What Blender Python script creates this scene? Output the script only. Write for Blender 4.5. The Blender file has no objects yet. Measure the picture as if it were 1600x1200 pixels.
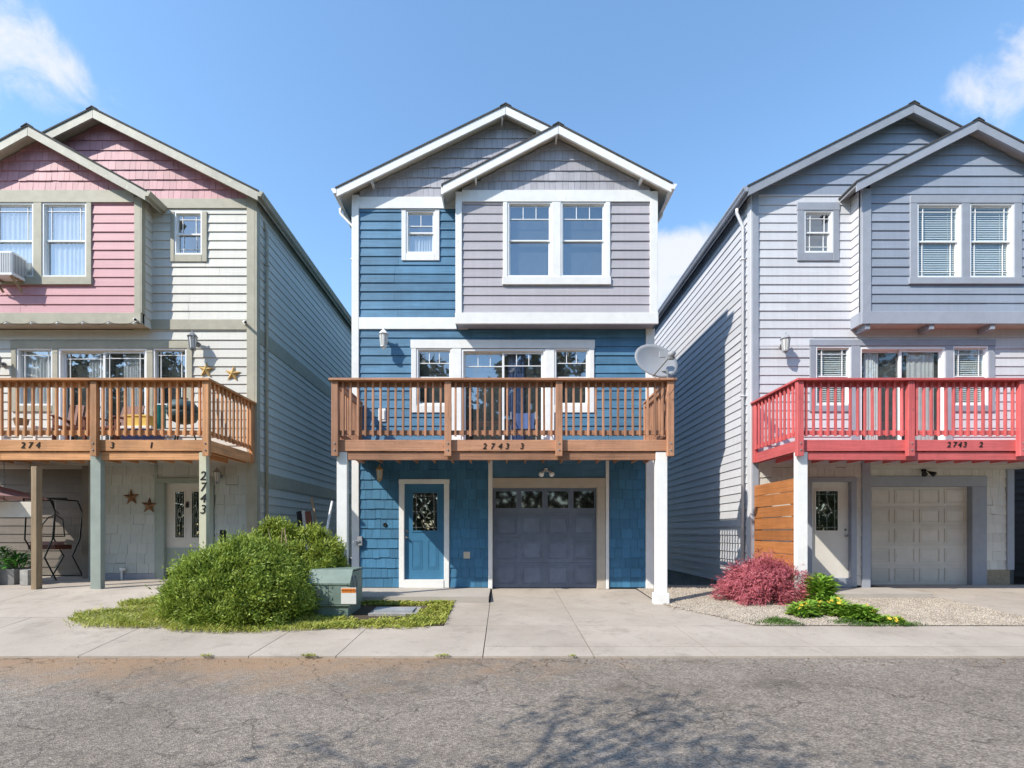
import bpy, math, random
import numpy as np
from mathutils import Vector, Matrix
random.seed(7)
S = bpy.context.scene
COL = S.collection
R = math.radians

# ------------------------------------------------------------------ camera
FPX, VPX, VPY, CD, CH = 750.0, 787.0, 832.0, 11.1, 1.3      # focal (px of 1600), vanishing point, camera distance to the facades, height
cam_d = bpy.data.cameras.new('camera'); cam = bpy.data.objects.new('camera', cam_d); COL.objects.link(cam)
cam.location = (0, -CD, CH); cam.rotation_euler = (R(90), 0, 0)
cam_d.sensor_width = 36; cam_d.lens = 36*FPX/1600
cam_d.shift_x = (800-VPX)/1600; cam_d.shift_y = (VPY-600)/1600
cam_d.clip_start = .05; cam_d.clip_end = 2000
S.camera = cam

# ------------------------------------------------------------------ world, sun, exposure
TO_SUN = Vector((-1, -.72, 1.12)).normalized()
EXPO = 1.15
SKY_STRENGTH = .15
SUN_STRENGTH = 2.6
W_ = bpy.data.worlds.new('World'); S.world = W_; W_.use_nodes = True
def world_nodes():
    nt = W_.node_tree; nt.nodes.clear(); N = nt.nodes.new; L = nt.links.new
    out = N('ShaderNodeOutputWorld'); bg = N('ShaderNodeBackground'); bg.inputs['Strength'].default_value = SKY_STRENGTH
    sky = N('ShaderNodeTexSky'); sky.sky_type = 'NISHITA'; sky.sun_disc = False
    sky.sun_elevation = math.asin(TO_SUN.z); sky.sun_rotation = math.atan2(TO_SUN.x, TO_SUN.y)
    sky.air_density = 1.0; sky.dust_density = .25; sky.ozone_density = 1.0; sky.altitude = 50
    tc = N('ShaderNodeTexCoord')
    noise = N('ShaderNodeTexNoise'); noise.inputs['Scale'].default_value = 9; noise.inputs['Detail'].default_value = 9; noise.inputs['Roughness'].default_value = .62; noise.inputs['Distortion'].default_value = .6
    L(tc.outputs['Generated'], noise.inputs['Vector'])
    # cumulus puffs: direction, radius, amount
    spots = [((30, 105), .16, .82), ((115, 130), .12, .50), ((1600, 112), .16, .92), ((1550, 165), .15, .70), ((1062, 400), .13, 1.0), ((1010, 450), .16, .85),
             ((540, 480), .12, .3)]
    dirs = [(Vector(((px-VPX)/FPX, 1, (VPY-py)/FPX)).normalized(), r, a) for (px, py), r, a in spots]
    for az, el, r, a in [(150, 30, .35, .8), (200, 22, .4, .9), (260, 35, .3, .7), (110, 40, .3, .7), (310, 25, .3, .7), (180, 55, .3, .5)]:
        dirs.append((Vector((math.sin(R(az))*math.cos(R(el)), math.cos(R(az))*math.cos(R(el)), math.sin(R(el)))), r, a))
    total = None
    for d, r, a in dirs:
        sub = N('ShaderNodeVectorMath'); sub.operation = 'SUBTRACT'; L(tc.outputs['Generated'], sub.inputs[0]); sub.inputs[1].default_value = d
        mul = N('ShaderNodeVectorMath'); mul.operation = 'MULTIPLY'; L(sub.outputs[0], mul.inputs[0]); mul.inputs[1].default_value = (1, 1, 1.9)
        ln = N('ShaderNodeVectorMath'); ln.operation = 'LENGTH'; L(mul.outputs[0], ln.inputs[0])
        mr = N('ShaderNodeMapRange'); mr.interpolation_type = 'SMOOTHSTEP'
        L(ln.outputs['Value'], mr.inputs['Value']); mr.inputs['From Min'].default_value = r; mr.inputs['From Max'].default_value = r*.15
        mr.inputs['To Min'].default_value = 0; mr.inputs['To Max'].default_value = a
        if total is None: total = mr.outputs[0]
        else:
            ad = N('ShaderNodeMath'); ad.operation = 'MAXIMUM'; L(total, ad.inputs[0]); L(mr.outputs[0], ad.inputs[1]); total = ad.outputs[0]
    # density = smoothstep(noise + spot - 0.9)
    nx = N('ShaderNodeMapRange'); nx.inputs['From Min'].default_value = .30; nx.inputs['From Max'].default_value = .70; L(noise.outputs['Fac'], nx.inputs['Value'])
    ad = N('ShaderNodeMath'); ad.operation = 'MULTIPLY_ADD'; ad.inputs[1].default_value = .75; L(nx.outputs[0], ad.inputs[0]); L(total, ad.inputs[2])
    dn = N('ShaderNodeMapRange'); dn.interpolation_type = 'SMOOTHSTEP'; L(ad.outputs[0], dn.inputs['Value'])
    dn.inputs['From Min'].default_value = .78; dn.inputs['From Max'].default_value = 1.38; dn.inputs['To Max'].default_value = .85
    mix = N('ShaderNodeMix'); mix.data_type = 'RGBA'
    L(dn.outputs[0], mix.inputs['Factor'])
    gm = N('ShaderNodeHueSaturation'); gm.inputs['Saturation'].default_value = 1.10; gm.inputs['Hue'].default_value = .495; L(sky.outputs[0], gm.inputs['Color'])
    L(gm.outputs[0], mix.inputs[6]); mix.inputs[7].default_value = (3.0, 3.0, 3.1, 1)
    L(mix.outputs[2], bg.inputs['Color']); L(bg.outputs[0], out.inputs[0])
world_nodes()
sun_d = bpy.data.lights.new('sun', 'SUN'); sun = bpy.data.objects.new('sun', sun_d); COL.objects.link(sun)
sun_d.energy = SUN_STRENGTH; sun_d.angle = R(.55); sun_d.color = (1, .935, .83)
sun.rotation_euler = TO_SUN.to_track_quat('Z', 'Y').to_euler(); sun.location = TO_SUN*40
S.view_settings.view_transform = 'Standard'; S.view_settings.look = 'None'
S.view_settings.exposure = EXPO; S.view_settings.gamma = 1; S.view_settings.use_curve_mapping = False
S.render.engine = 'CYCLES'

# ------------------------------------------------------------------ measuring helpers (photograph pixels -> metres at a given depth)
def X(px, Y=0.0): return (px-VPX)*(CD+Y)/FPX
def Z(py, Y=0.0): return CH+(VPY-py)*(CD+Y)/FPX
CURB_Y, CURB_Z = -4.9, -.30
def sstep(a, b, v):
    t = min(1, max(0, (v-a)/(b-a))); return t*t*(3-2*t)
def gz(x, y):
    """height of the paved ground"""
    y = max(y, CURB_Y)
    mid = .0612*min(y, 0)
    if y > .3: mid -= .10*(y-.3) if x > 3.3 and x < 6 else 0
    pk = .2+.02*min(1, max(0, (y+1.6)/1.6)) if y > -1.6 else .2+(y+1.6)*(.5/3.3)
    t = sstep(-3.6, -5.4, x)
    return mid*(1-t)+pk*t
def G(px, py):
    lo, hi = 2.5, 30
    for _ in range(50):
        d = (lo+hi)/2
        zr = CH+(VPY-py)*d/FPX
        if zr > gz((px-VPX)*d/FPX, d-CD): lo = d
        else: hi = d
    x, y = (px-VPX)*lo/FPX, lo-CD
    return Vector((x, y, gz(x, y)))

# ------------------------------------------------------------------ object helpers
WM = {}
def tag(o, label=None, cat=None, group=None, kind=None):
    if label: o['label'] = label
    if cat: o['category'] = cat
    if group: o['group'] = group
    if kind: o['kind'] = kind
    return o
def put(o, parent=None):
    COL.objects.link(o)
    m = Matrix.LocRotScale(o.location, o.rotation_euler, o.scale)
    WM[o.name] = m
    if parent is not None:
        o.parent = parent; o.matrix_parent_inverse = WM[parent.name].inverted()
    return o
def thing(name, loc, label, cat, group=None):
    o = bpy.data.objects.new(name, None); o.location = loc; o.empty_display_size = .3
    put(o); return tag(o, label, cat, group)
def mesh_of(name, V, F, mat, smooth=False):
    me = bpy.data.meshes.new(name); me.from_pydata(V, [], F); me.materials.append(mat)
    if smooth: me.polygons.foreach_set('use_smooth', [True]*len(me.polygons))
    me.update(); return me
class MB:
    def __init__(s): s.V = []; s.F = []
    def add(s, V, F):
        b = len(s.V); s.V += [tuple(v) for v in V]; s.F += [tuple(b+i for i in f) for f in F]; return s
    def box(s, x0, x1, y0, y1, z0, z1):
        return s.add([(x0,y0,z0),(x1,y0,z0),(x1,y1,z0),(x0,y1,z0),(x0,y0,z1),(x1,y0,z1),(x1,y1,z1),(x0,y1,z1)],
                     [(3,2,1,0),(4,5,6,7),(0,1,5,4),(1,2,6,5),(2,3,7,6),(3,0,4,7)])
    def cbox(s, x0, x1, y0, y1, z0, z1, c=.006):
        """box with chamfered vertical and front edges"""
        P = [(x0+c,y0),(x1-c,y0),(x1,y0+c),(x1,y1),(x0,y1),(x0,y0+c)]
        Q = [(x0+2*c,y0+c),(x1-2*c,y0+c),(x1-c,y0+2*c),(x1-c,y1),(x0+c,y1),(x0+c,y0+2*c)]
        n = 6
        V = [(x,y,z0) for x,y in P]+[(x,y,z1-c) for x,y in P]+[(x,y,z1) for x,y in Q]
        F = [tuple(range(n))[::-1], tuple(range(2*n, 3*n))]
        for k in (0, n):
            for i in range(n): j = (i+1) % n; F.append((k+i, k+j, k+n+j, k+n+i))
        return s.add(V, F)
    def prism(s, P, y0, y1):
        """polygon in x,z (counter-clockwise seen from -y) extruded along y"""
        n = len(P); V = [(x,y0,z) for x,z in P]+[(x,y1,z) for x,z in P]
        F = [tuple(range(n)), tuple(range(n, 2*n))[::-1]]+[((i+1) % n, i, n+i, n+(i+1) % n) for i in range(n)]
        return s.add(V, F)
    def bar(s, a, b, w, h=None, up=(0,0,1)):
        """square bar between two points"""
        a, b = Vector(a), Vector(b); d = (b-a).normalized(); u = Vector(up)
        if abs(d.dot(u)) > .95: u = Vector((0,1,0))
        r = d.cross(u).normalized(); u = r.cross(d); h = h or w
        V = []
        for p in (a, b):
            for i, j in ((-1,-1),(1,-1),(1,1),(-1,1)): V.append(p+r*(i*w/2)+u*(j*h/2))
        return s.add(V, [(0,1,2,3)[::-1],(4,5,6,7),(0,1,5,4),(1,2,6,5),(2,3,7,6),(3,0,4,7)])
    def tube(s, pts, rad, n=8):
        pts = [Vector(p) for p in pts]; rr = rad if isinstance(rad, (list, tuple)) else [rad]*len(pts)
        b = len(s.V); ref = None
        for i, p in enumerate(pts):
            d = (pts[min(i+1, len(pts)-1)]-pts[max(i-1, 0)]).normalized()
            if ref is None: ref = Vector((0,0,1)) if abs(d.z) < .9 else Vector((1,0,0))
            u = (ref-d*ref.dot(d)).normalized(); v = d.cross(u); ref = u
            for k in range(n):
                a = 2*math.pi*k/n; s.V.append(tuple(p+(u*math.cos(a)+v*math.sin(a))*rr[i]))
        for i in range(len(pts)-1):
            for k in range(n):
                k2 = (k+1) % n; s.F.append((b+i*n+k, b+i*n+k2, b+(i+1)*n+k2, b+(i+1)*n+k))
        s.F.append(tuple(b+k for k in range(n))[::-1]); e = b+(len(pts)-1)*n; s.F.append(tuple(e+k for k in range(n)))
        return s
    def lathe(s, prof, c, n=12, axis='z'):
        """prof: list of (radius, height) around axis through c"""
        b = len(s.V); c = Vector(c)
        for r, h in prof:
            for k in range(n):
                a = 2*math.pi*k/n
                v = (r*math.cos(a), r*math.sin(a), h) if axis == 'z' else (r*math.cos(a), h, r*math.sin(a))
                s.V.append(tuple(c+Vector(v)))
        m = len(prof)
        for i in range(m-1):
            for k in range(n):
                k2 = (k+1) % n; f = (b+i*n+k, b+i*n+k2, b+(i+1)*n+k2, b+(i+1)*n+k); s.F.append(f if axis == 'z' else f[::-1])
        s.F.append(tuple(b+k for k in range(n))[::-1]); e = b+(m-1)*n; s.F.append(tuple(e+k for k in range(n)))
        return s
    def build(s, name, mat, parent=None, smooth=False):
        V = np.array(s.V); c = (V.min(0)+V.max(0))/2
        me = mesh_of(name, (V-c).tolist(), s.F, mat, smooth)
        o = bpy.data.objects.new(name, me); o.location = c
        return put(o, parent)
def box(name, mat, parent, *b): return MB().box(*b).build(name, mat, parent)
def cbox(name, mat, parent, *b): return MB().cbox(*b).build(name, mat, parent)

# ------------------------------------------------------------------ materials
def mat_new(name):
    m = bpy.data.materials.new(name); m.use_nodes = True; nt = m.node_tree; b = nt.nodes['Principled BSDF']
    return m, nt, b
def lin(c):
    return tuple((v/255/12.92 if v/255 <= .04045 else ((v/255+.055)/1.055)**2.4) for v in c)
def paint(name, rgb, rough=.55, var=.10, obj_var=.08, bump=.15, grain=(2.5, 2.5, 40), scale=1.0, spots=None, spec=.35):
    """painted or stained surface: streaky grain, blotches, per-piece variation"""
    m, nt, b = mat_new(name); N = nt.nodes.new; L = nt.links.new
    geo = N('ShaderNodeNewGeometry'); mp = N('ShaderNodeMapping'); mp.inputs['Scale'].default_value = grain
    L(geo.outputs['Position'], mp.inputs['Vector'])
    n1 = N('ShaderNodeTexNoise'); n1.inputs['Scale'].default_value = scale; n1.inputs['Detail'].default_value = 5; L(mp.outputs[0], n1.inputs['Vector'])
    n2 = N('ShaderNodeTexNoise'); n2.inputs['Scale'].default_value = 1.3; n2.inputs['Detail'].default_value = 6; n2.inputs['Roughness'].default_value = .65; L(geo.outputs['Position'], n2.inputs['Vector'])
    oi = N('ShaderNodeObjectInfo')
    def mr(src, lo, hi, a=.3, c=.7):
        k = N('ShaderNodeMapRange'); L(src, k.inputs['Value']); k.inputs['From Min'].default_value = a; k.inputs['From Max'].default_value = c
        k.inputs['To Min'].default_value = lo; k.inputs['To Max'].default_value = hi; return k.outputs[0]
    def mulm(a, c):
        k = N('ShaderNodeMath'); k.operation = 'MULTIPLY'; L(a, k.inputs[0]); L(c, k.inputs[1]); return k.outputs[0]
    f = mulm(mulm(mr(n1.outputs['Fac'], 1-var, 1+var), mr(n2.outputs['Fac'], 1-var, 1+var)), mr(oi.outputs['Random'], 1-obj_var, 1+obj_var, 0, 1))
    if grain[2] == 45:                                      # rain streaks and faded patches on boards
        m2 = N('ShaderNodeMapping'); m2.inputs['Scale'].default_value = (14, 14, .7); L(geo.outputs['Position'], m2.inputs['Vector'])
        n4 = N('ShaderNodeTexNoise'); n4.inputs['Scale'].default_value = 1; n4.inputs['Detail'].default_value = 6; L(m2.outputs[0], n4.inputs['Vector']); f = mulm(f, mr(n4.outputs['Fac'], .955, 1.025))
    sc = N('ShaderNodeVectorMath'); sc.operation = 'SCALE'; sc.inputs[0].default_value = rgb; L(f, sc.inputs['Scale'])
    src = sc.outputs[0]
    if spots:
        col, thr, ssc = spots
        n3 = N('ShaderNodeTexNoise'); n3.inputs['Scale'].default_value = ssc; n3.inputs['Detail'].default_value = 8; n3.inputs['Roughness'].default_value = .7; L(geo.outputs['Position'], n3.inputs['Vector'])
        mx = N('ShaderNodeMix'); mx.data_type = 'RGBA'; L(mr(n3.outputs['Fac'], 0, 1, thr, thr+.06), mx.inputs['Factor']); L(src, mx.inputs[6]); mx.inputs[7].default_value = (*col, 1); src = mx.outputs[2]
    L(src, b.inputs['Base Color']); b.inputs['Roughness'].default_value = rough; b.inputs['Specular IOR Level'].default_value = spec
    if bump:
        bp = N('ShaderNodeBump'); bp.inputs['Strength'].default_value = bump; bp.inputs['Distance'].default_value = .01; L(n1.outputs['Fac'], bp.inputs['Height']); L(bp.outputs[0], b.inputs['Normal'])
    return m
HOR = (1.2, 1.2, 45); VER = (45, 45, 1.2); FLAT = (6, 6, 6)
M = {}
M['white'] = paint('white_trim_paint', (.80,.80,.78), var=.04, obj_var=.04, grain=FLAT, spots=((.58,.55,.49), .67, 7))
M['blue'] = paint('blue_siding_paint', (.082,.200,.320), var=.20, obj_var=.13, grain=HOR)
M['blue_door'] = paint('blue_door_paint', (.055,.18,.31), rough=.35, var=.04, grain=FLAT)
M['navy'] = paint('slate_blue_garage_paint', (.15,.185,.25), rough=.45, var=.10, grain=FLAT)
M['lilac'] = paint('lilac_grey_siding_paint', (.43,.41,.44), var=.05, obj_var=.06, grain=HOR)
M['lilac_sh'] = paint('lilac_grey_shingle_paint', (.41,.40,.43), var=.08, obj_var=.13, grain=VER)
M['blue_sh'] = paint('blue_shingle_paint', (.055,.178,.305), var=.10, obj_var=.16, grain=VER)
M['beige'] = paint('beige_jamb_paint', (.52,.46,.38), var=.05, grain=FLAT)
M['pink'] = paint('pink_siding_paint', (.52,.262,.292), var=.06, obj_var=.06, grain=HOR)
M['pink_sh'] = paint('pink_shingle_paint', (.49,.245,.272), var=.08, obj_var=.12, grain=VER)
M['cream'] = paint('cream_siding_paint', (.60,.59,.54), var=.05, obj_var=.05, grain=HOR)
M['sage_sh'] = paint('pale_sage_shingle_paint', (.47,.50,.47), var=.05, obj_var=.04, grain=VER)
M['taupe_shaded'] = paint('shaded_taupe_boards', (.17,.145,.12), var=.10, obj_var=.10, grain=HOR)  # taupe boards, deepened so the colour carries the shade of the recess
M['taupe'] = paint('taupe_trim_paint', (.38,.36,.28), var=.08, obj_var=.05, grain=FLAT, spots=((.60,.56,.46), .66, 9))
M['taupe_peel'] = paint('peeling_taupe_trim', (.42,.41,.34), var=.10, grain=FLAT, spots=((.60,.55,.45), .60, 10))
M['cream_post'] = paint('cream_post_paint', (.52,.51,.38), var=.06, grain=FLAT)
M['sage'] = paint('sage_post_paint', (.30,.345,.31), var=.06, grain=FLAT)
M['paleg'] = paint('pale_lavender_siding_paint', (.605,.61,.635), var=.04, obj_var=.05, grain=HOR)
M['slate'] = paint('slate_blue_trim_paint', (.31,.335,.385), var=.05, grain=FLAT)
M['slate_sd'] = paint('slate_blue_siding_paint', (.29,.33,.40), var=.05, obj_var=.06, grain=HOR)
M['ivory_sh'] = paint('ivory_shingle_paint', (.62,.60,.55), var=.05, obj_var=.06, grain=VER)
M['ivory'] = paint('ivory_door_paint', (.66,.63,.57), rough=.4, var=.03, grain=FLAT)
M['putty'] = paint('putty_garage_paint', (.60,.58,.53), rough=.5, var=.04, grain=FLAT)
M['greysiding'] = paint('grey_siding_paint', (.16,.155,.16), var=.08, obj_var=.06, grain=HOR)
M['soffit'] = paint('soffit_paint', (.50,.45,.38), var=.06, grain=FLAT)
M['soffit_w'] = paint('white_soffit_paint', (.66,.62,.55), var=.05, grain=FLAT)
M['soffit_g'] = paint('grey_soffit_paint', (.34,.35,.36), var=.05, grain=FLAT)
M['interior'] = paint('dark_interior', (.085,.092,.095), rough=.9, bump=0, grain=FLAT)
M['roofing'] = paint('asphalt_roofing', (.07,.068,.066), rough=.9, var=.2, grain=(30,30,30))
M['cedar'] = paint('cedar_stain', (.38,.195,.115), rough=.6, var=.22, obj_var=.24, grain=HOR, bump=.4, spots=((.24,.13,.085), .62, 9))
M['cedar_v'] = paint('cedar_stain_upright', (.38,.195,.115), rough=.6, var=.22, obj_var=.30, grain=VER, bump=.4, spots=((.24,.13,.085), .62, 9))
M['honey'] = paint('honey_stain', (.56,.275,.12), rough=.6, var=.24, obj_var=.22, grain=HOR, bump=.4, spots=((.36,.19,.09), .62, 9))
M['honey_v'] = paint('honey_stain_upright', (.54,.265,.12), rough=.6, var=.24, obj_var=.30, grain=VER, bump=.4, spots=((.36,.19,.09), .62, 9))
M['red'] = paint('red_deck_paint', (.58,.125,.125), rough=.5, var=.14, obj_var=.12, grain=HOR, spots=((.42,.10,.10), .60, 7))
M['red_v'] = paint('red_deck_paint_upright', (.58,.125,.125), rough=.5, var=.14, obj_var=.16, grain=VER, spots=((.42,.10,.10), .60, 7))
M['fence'] = paint('orange_fence_stain', (.42,.165,.055), rough=.6, var=.18, obj_var=.2, grain=HOR, bump=.3)
M['wood_raw'] = paint('weathered_wood', (.33,.24,.15), rough=.7, var=.2, obj_var=.2, grain=VER, bump=.3)
M['black'] = paint('black_metal', (.018,.018,.02), rough=.4, var=.05, grain=FLAT, bump=0)
M['digit'] = paint('black_numeral_paint', (.02,.018,.017), rough=.4, bump=0, grain=FLAT)
M['grey_metal'] = paint('grey_metal', (.22,.23,.24), rough=.4, var=.05, grain=FLAT, bump=0)
M['pewter'] = paint('pewter_metal', (.33,.34,.36), rough=.35, var=.06, grain=FLAT, bump=0)
M['steel'] = paint('steel', (.6,.6,.6), rough=.25, var=.03, grain=FLAT, bump=0)
M['steel'].node_tree.nodes['Principled BSDF'].inputs['Metallic'].default_value = .9
M['vinyl'] = paint('white_vinyl', (.82,.83,.83), rough=.35, var=.02, obj_var=.01, grain=FLAT, bump=0)
M['gold'] = paint('rusty_gold_metal', (.50,.33,.12), rough=.4, var=.25, grain=FLAT, bump=.1)
M['rust'] = paint('dark_rust_metal', (.16,.085,.04), rough=.5, var=.3, grain=FLAT, bump=.1)
M['dish'] = paint('grey_dish_enamel', (.33,.34,.36), rough=.4, var=.03, grain=FLAT, bump=0)
M['cloth_w'] = paint('white_curtain', (.62,.62,.62), rough=.9, var=.05, grain=FLAT, bump=0)
M['blind'] = paint('white_blind', (.70,.71,.70), rough=.6, var=.02, grain=FLAT, bump=0)
M['util'] = paint('utility_green_paint', (.17,.235,.20), rough=.5, var=.14, grain=FLAT, spots=((.24,.28,.22), .63, 5))
M['teal'] = paint('teal_cloth', (.03,.28,.26), rough=.8, var=.1, grain=FLAT)
M['darkteal'] = paint('dark_teal_cover', (.035,.085,.10), rough=.6, var=.1, grain=FLAT)
M['bluecloth'] = paint('blue_cloth', (.075,.12,.26), rough=.8, var=.12, grain=FLAT)
M['yellow'] = paint('yellow_plastic', (.65,.45,.10), rough=.5, var=.08, grain=FLAT)
M['brownwood'] = paint('red_brown_wood', (.16,.055,.035), rough=.6, var=.2, obj_var=.2, grain=VER)
M['umbrella'] = paint('dusty_rose_fabric', (.36,.22,.22), rough=.8, var=.1, grain=FLAT)
M['orange_lbl'] = paint('orange_label', (.75,.22,.03), rough=.4, var=.02, bump=0, grain=FLAT)
M['white_lbl'] = paint('white_label', (.72,.72,.70), rough=.4, var=.02, bump=0, grain=FLAT)
M['planter'] = paint('planter_grey', (.20,.20,.20), rough=.7, var=.15, grain=FLAT)
M['foundation'] = paint('foundation_concrete', (.33,.32,.30), rough=.9, var=.18, grain=(12,12,12), bump=.4)
M['bark'] = paint('bark', (.14,.10,.07), rough=.9, var=.25, grain=(20,20,4), bump=.5)
M['twig'] = paint('pale_twig', (.40,.30,.20), rough=.9, var=.2, grain=FLAT, bump=0)

def glass_mat(name, refl=.33, tint=(.8,.85,.87)):
    m, nt, b = mat_new(name); N = nt.nodes.new; L = nt.links.new; nt.nodes.remove(b)
    out = [n for n in nt.nodes if n.type == 'OUTPUT_MATERIAL'][0]
    tr = N('ShaderNodeBsdfTransparent'); tr.inputs[0].default_value = (*tint, 1)
    gl = N('ShaderNodeBsdfGlossy'); gl.inputs['Roughness'].default_value = .02; gl.inputs['Color'].default_value = (.92,.95,.97,1)
    lw = N('ShaderNodeLayerWeight'); lw.inputs['Blend'].default_value = .35
    mr = N('ShaderNodeMapRange'); mr.inputs['To Min'].default_value = refl; mr.inputs['To Max'].default_value = .9; L(lw.outputs['Fresnel'], mr.inputs['Value'])
    geo = N('ShaderNodeNewGeometry'); nz = N('ShaderNodeTexNoise'); nz.inputs['Scale'].default_value = 2.2; L(geo.outputs['Position'], nz.inputs['Vector'])
    bp = N('ShaderNodeBump'); bp.inputs['Strength'].default_value = .06; bp.inputs['Distance'].default_value = .02; L(nz.outputs['Fac'], bp.inputs['Height']); L(bp.outputs[0], gl.inputs['Normal'])
    iv = N('ShaderNodeMath'); iv.operation = 'SUBTRACT'; iv.inputs[0].default_value = 1; L(geo.outputs['Backfacing'], iv.inputs[1])
    fm = N('ShaderNodeMath'); fm.operation = 'MULTIPLY'; L(mr.outputs[0], fm.inputs[0]); L(iv.outputs[0], fm.inputs[1])
    mx = N('ShaderNodeMixShader'); L(fm.outputs[0], mx.inputs[0]); L(tr.outputs[0], mx.inputs[1]); L(gl.outputs[0], mx.inputs[2]); L(mx.outputs[0], out.inputs[0])
    return m
M['glass'] = glass_mat('window_glass', .24, (.9,.93,.94))
M['glass_clear'] = glass_mat('clear_glass', .10, (.93,.96,.96))
M['glass_door'] = glass_mat('leaded_glass', .18, (.35,.42,.38))

def leaf_mat(name, c1, c2, c3=None, trans=.25, rough=.5):
    m, nt, b = mat_new(name); N = nt.nodes.new; L = nt.links.new
    geo = N('ShaderNodeNewGeometry'); rp = N('ShaderNodeValToRGB')
    nz = N('ShaderNodeTexNoise'); nz.inputs['Scale'].default_value = 3.2; nz.inputs['Detail'].default_value = 4; nz.inputs['Roughness'].default_value = .7; L(geo.outputs['Position'], nz.inputs['Vector'])
    ma = N('ShaderNodeMath'); ma.operation = 'MULTIPLY_ADD'; ma.inputs[1].default_value = .55; L(geo.outputs['Random Per Island'], ma.inputs[0])
    mb = N('ShaderNodeMapRange'); mb.inputs['From Min'].default_value = .32; mb.inputs['From Max'].default_value = .68; mb.inputs['To Min'].default_value = 0; mb.inputs['To Max'].default_value = .45; L(nz.outputs['Fac'], mb.inputs['Value']); L(mb.outputs[0], ma.inputs[2])
    L(ma.outputs[0], rp.inputs[0])
    rp.color_ramp.elements[0].color = (*c1, 1); rp.color_ramp.elements[1].color = (*c2, 1)
    if c3:
        e = rp.color_ramp.elements.new(.84); e.color = (*c2, 1); rp.color_ramp.elements[-1].color = (*c3, 1)
    L(rp.outputs[0], b.inputs['Base Color']); b.inputs['Roughness'].default_value = rough; b.inputs['Specular IOR Level'].default_value = .3
    tl = N('ShaderNodeBsdfTranslucent'); L(rp.outputs[0], tl.inputs['Color'])
    mx = N('ShaderNodeMixShader'); mx.inputs[0].default_value = trans
    out = [n for n in nt.nodes if n.type == 'OUTPUT_MATERIAL'][0]
    L(b.outputs[0], mx.inputs[1]); L(tl.outputs[0], mx.inputs[2]); L(mx.outputs[0], out.inputs[0])
    return m
M['leaf_bush'] = leaf_mat('shrub_leaves', (.13,.225,.03), (.35,.44,.07), (.52,.50,.13))
M['leaf_shrub'] = leaf_mat('bright_shrub_leaves', (.15,.24,.03), (.38,.44,.07), (.48,.42,.20))
M['leaf_maple'] = leaf_mat('maple_leaves', (.33,.065,.09), (.60,.18,.21), (.66,.33,.31))
M['leaf_green'] = leaf_mat('perennial_leaves', (.13,.30,.03), (.36,.52,.08))
M['leaf_hosta'] = leaf_mat('potted_plant_leaves', (.05,.20,.03), (.11,.32,.05))
M['grass'] = leaf_mat('grass_blades', (.26,.34,.05), (.52,.52,.12), (.60,.50,.20), trans=.3)
M['turf'] = leaf_mat('turf_blades', (.05,.13,.02), (.13,.22,.04), trans=.3)
M['petal'] = leaf_mat('yellow_petals', (.70,.48,.03), (.80,.62,.10), trans=.2)
M['leaf_tree'] = leaf_mat('tree_leaves', (.10,.10,.045), (.20,.165,.085), (.28,.20,.09))

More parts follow.
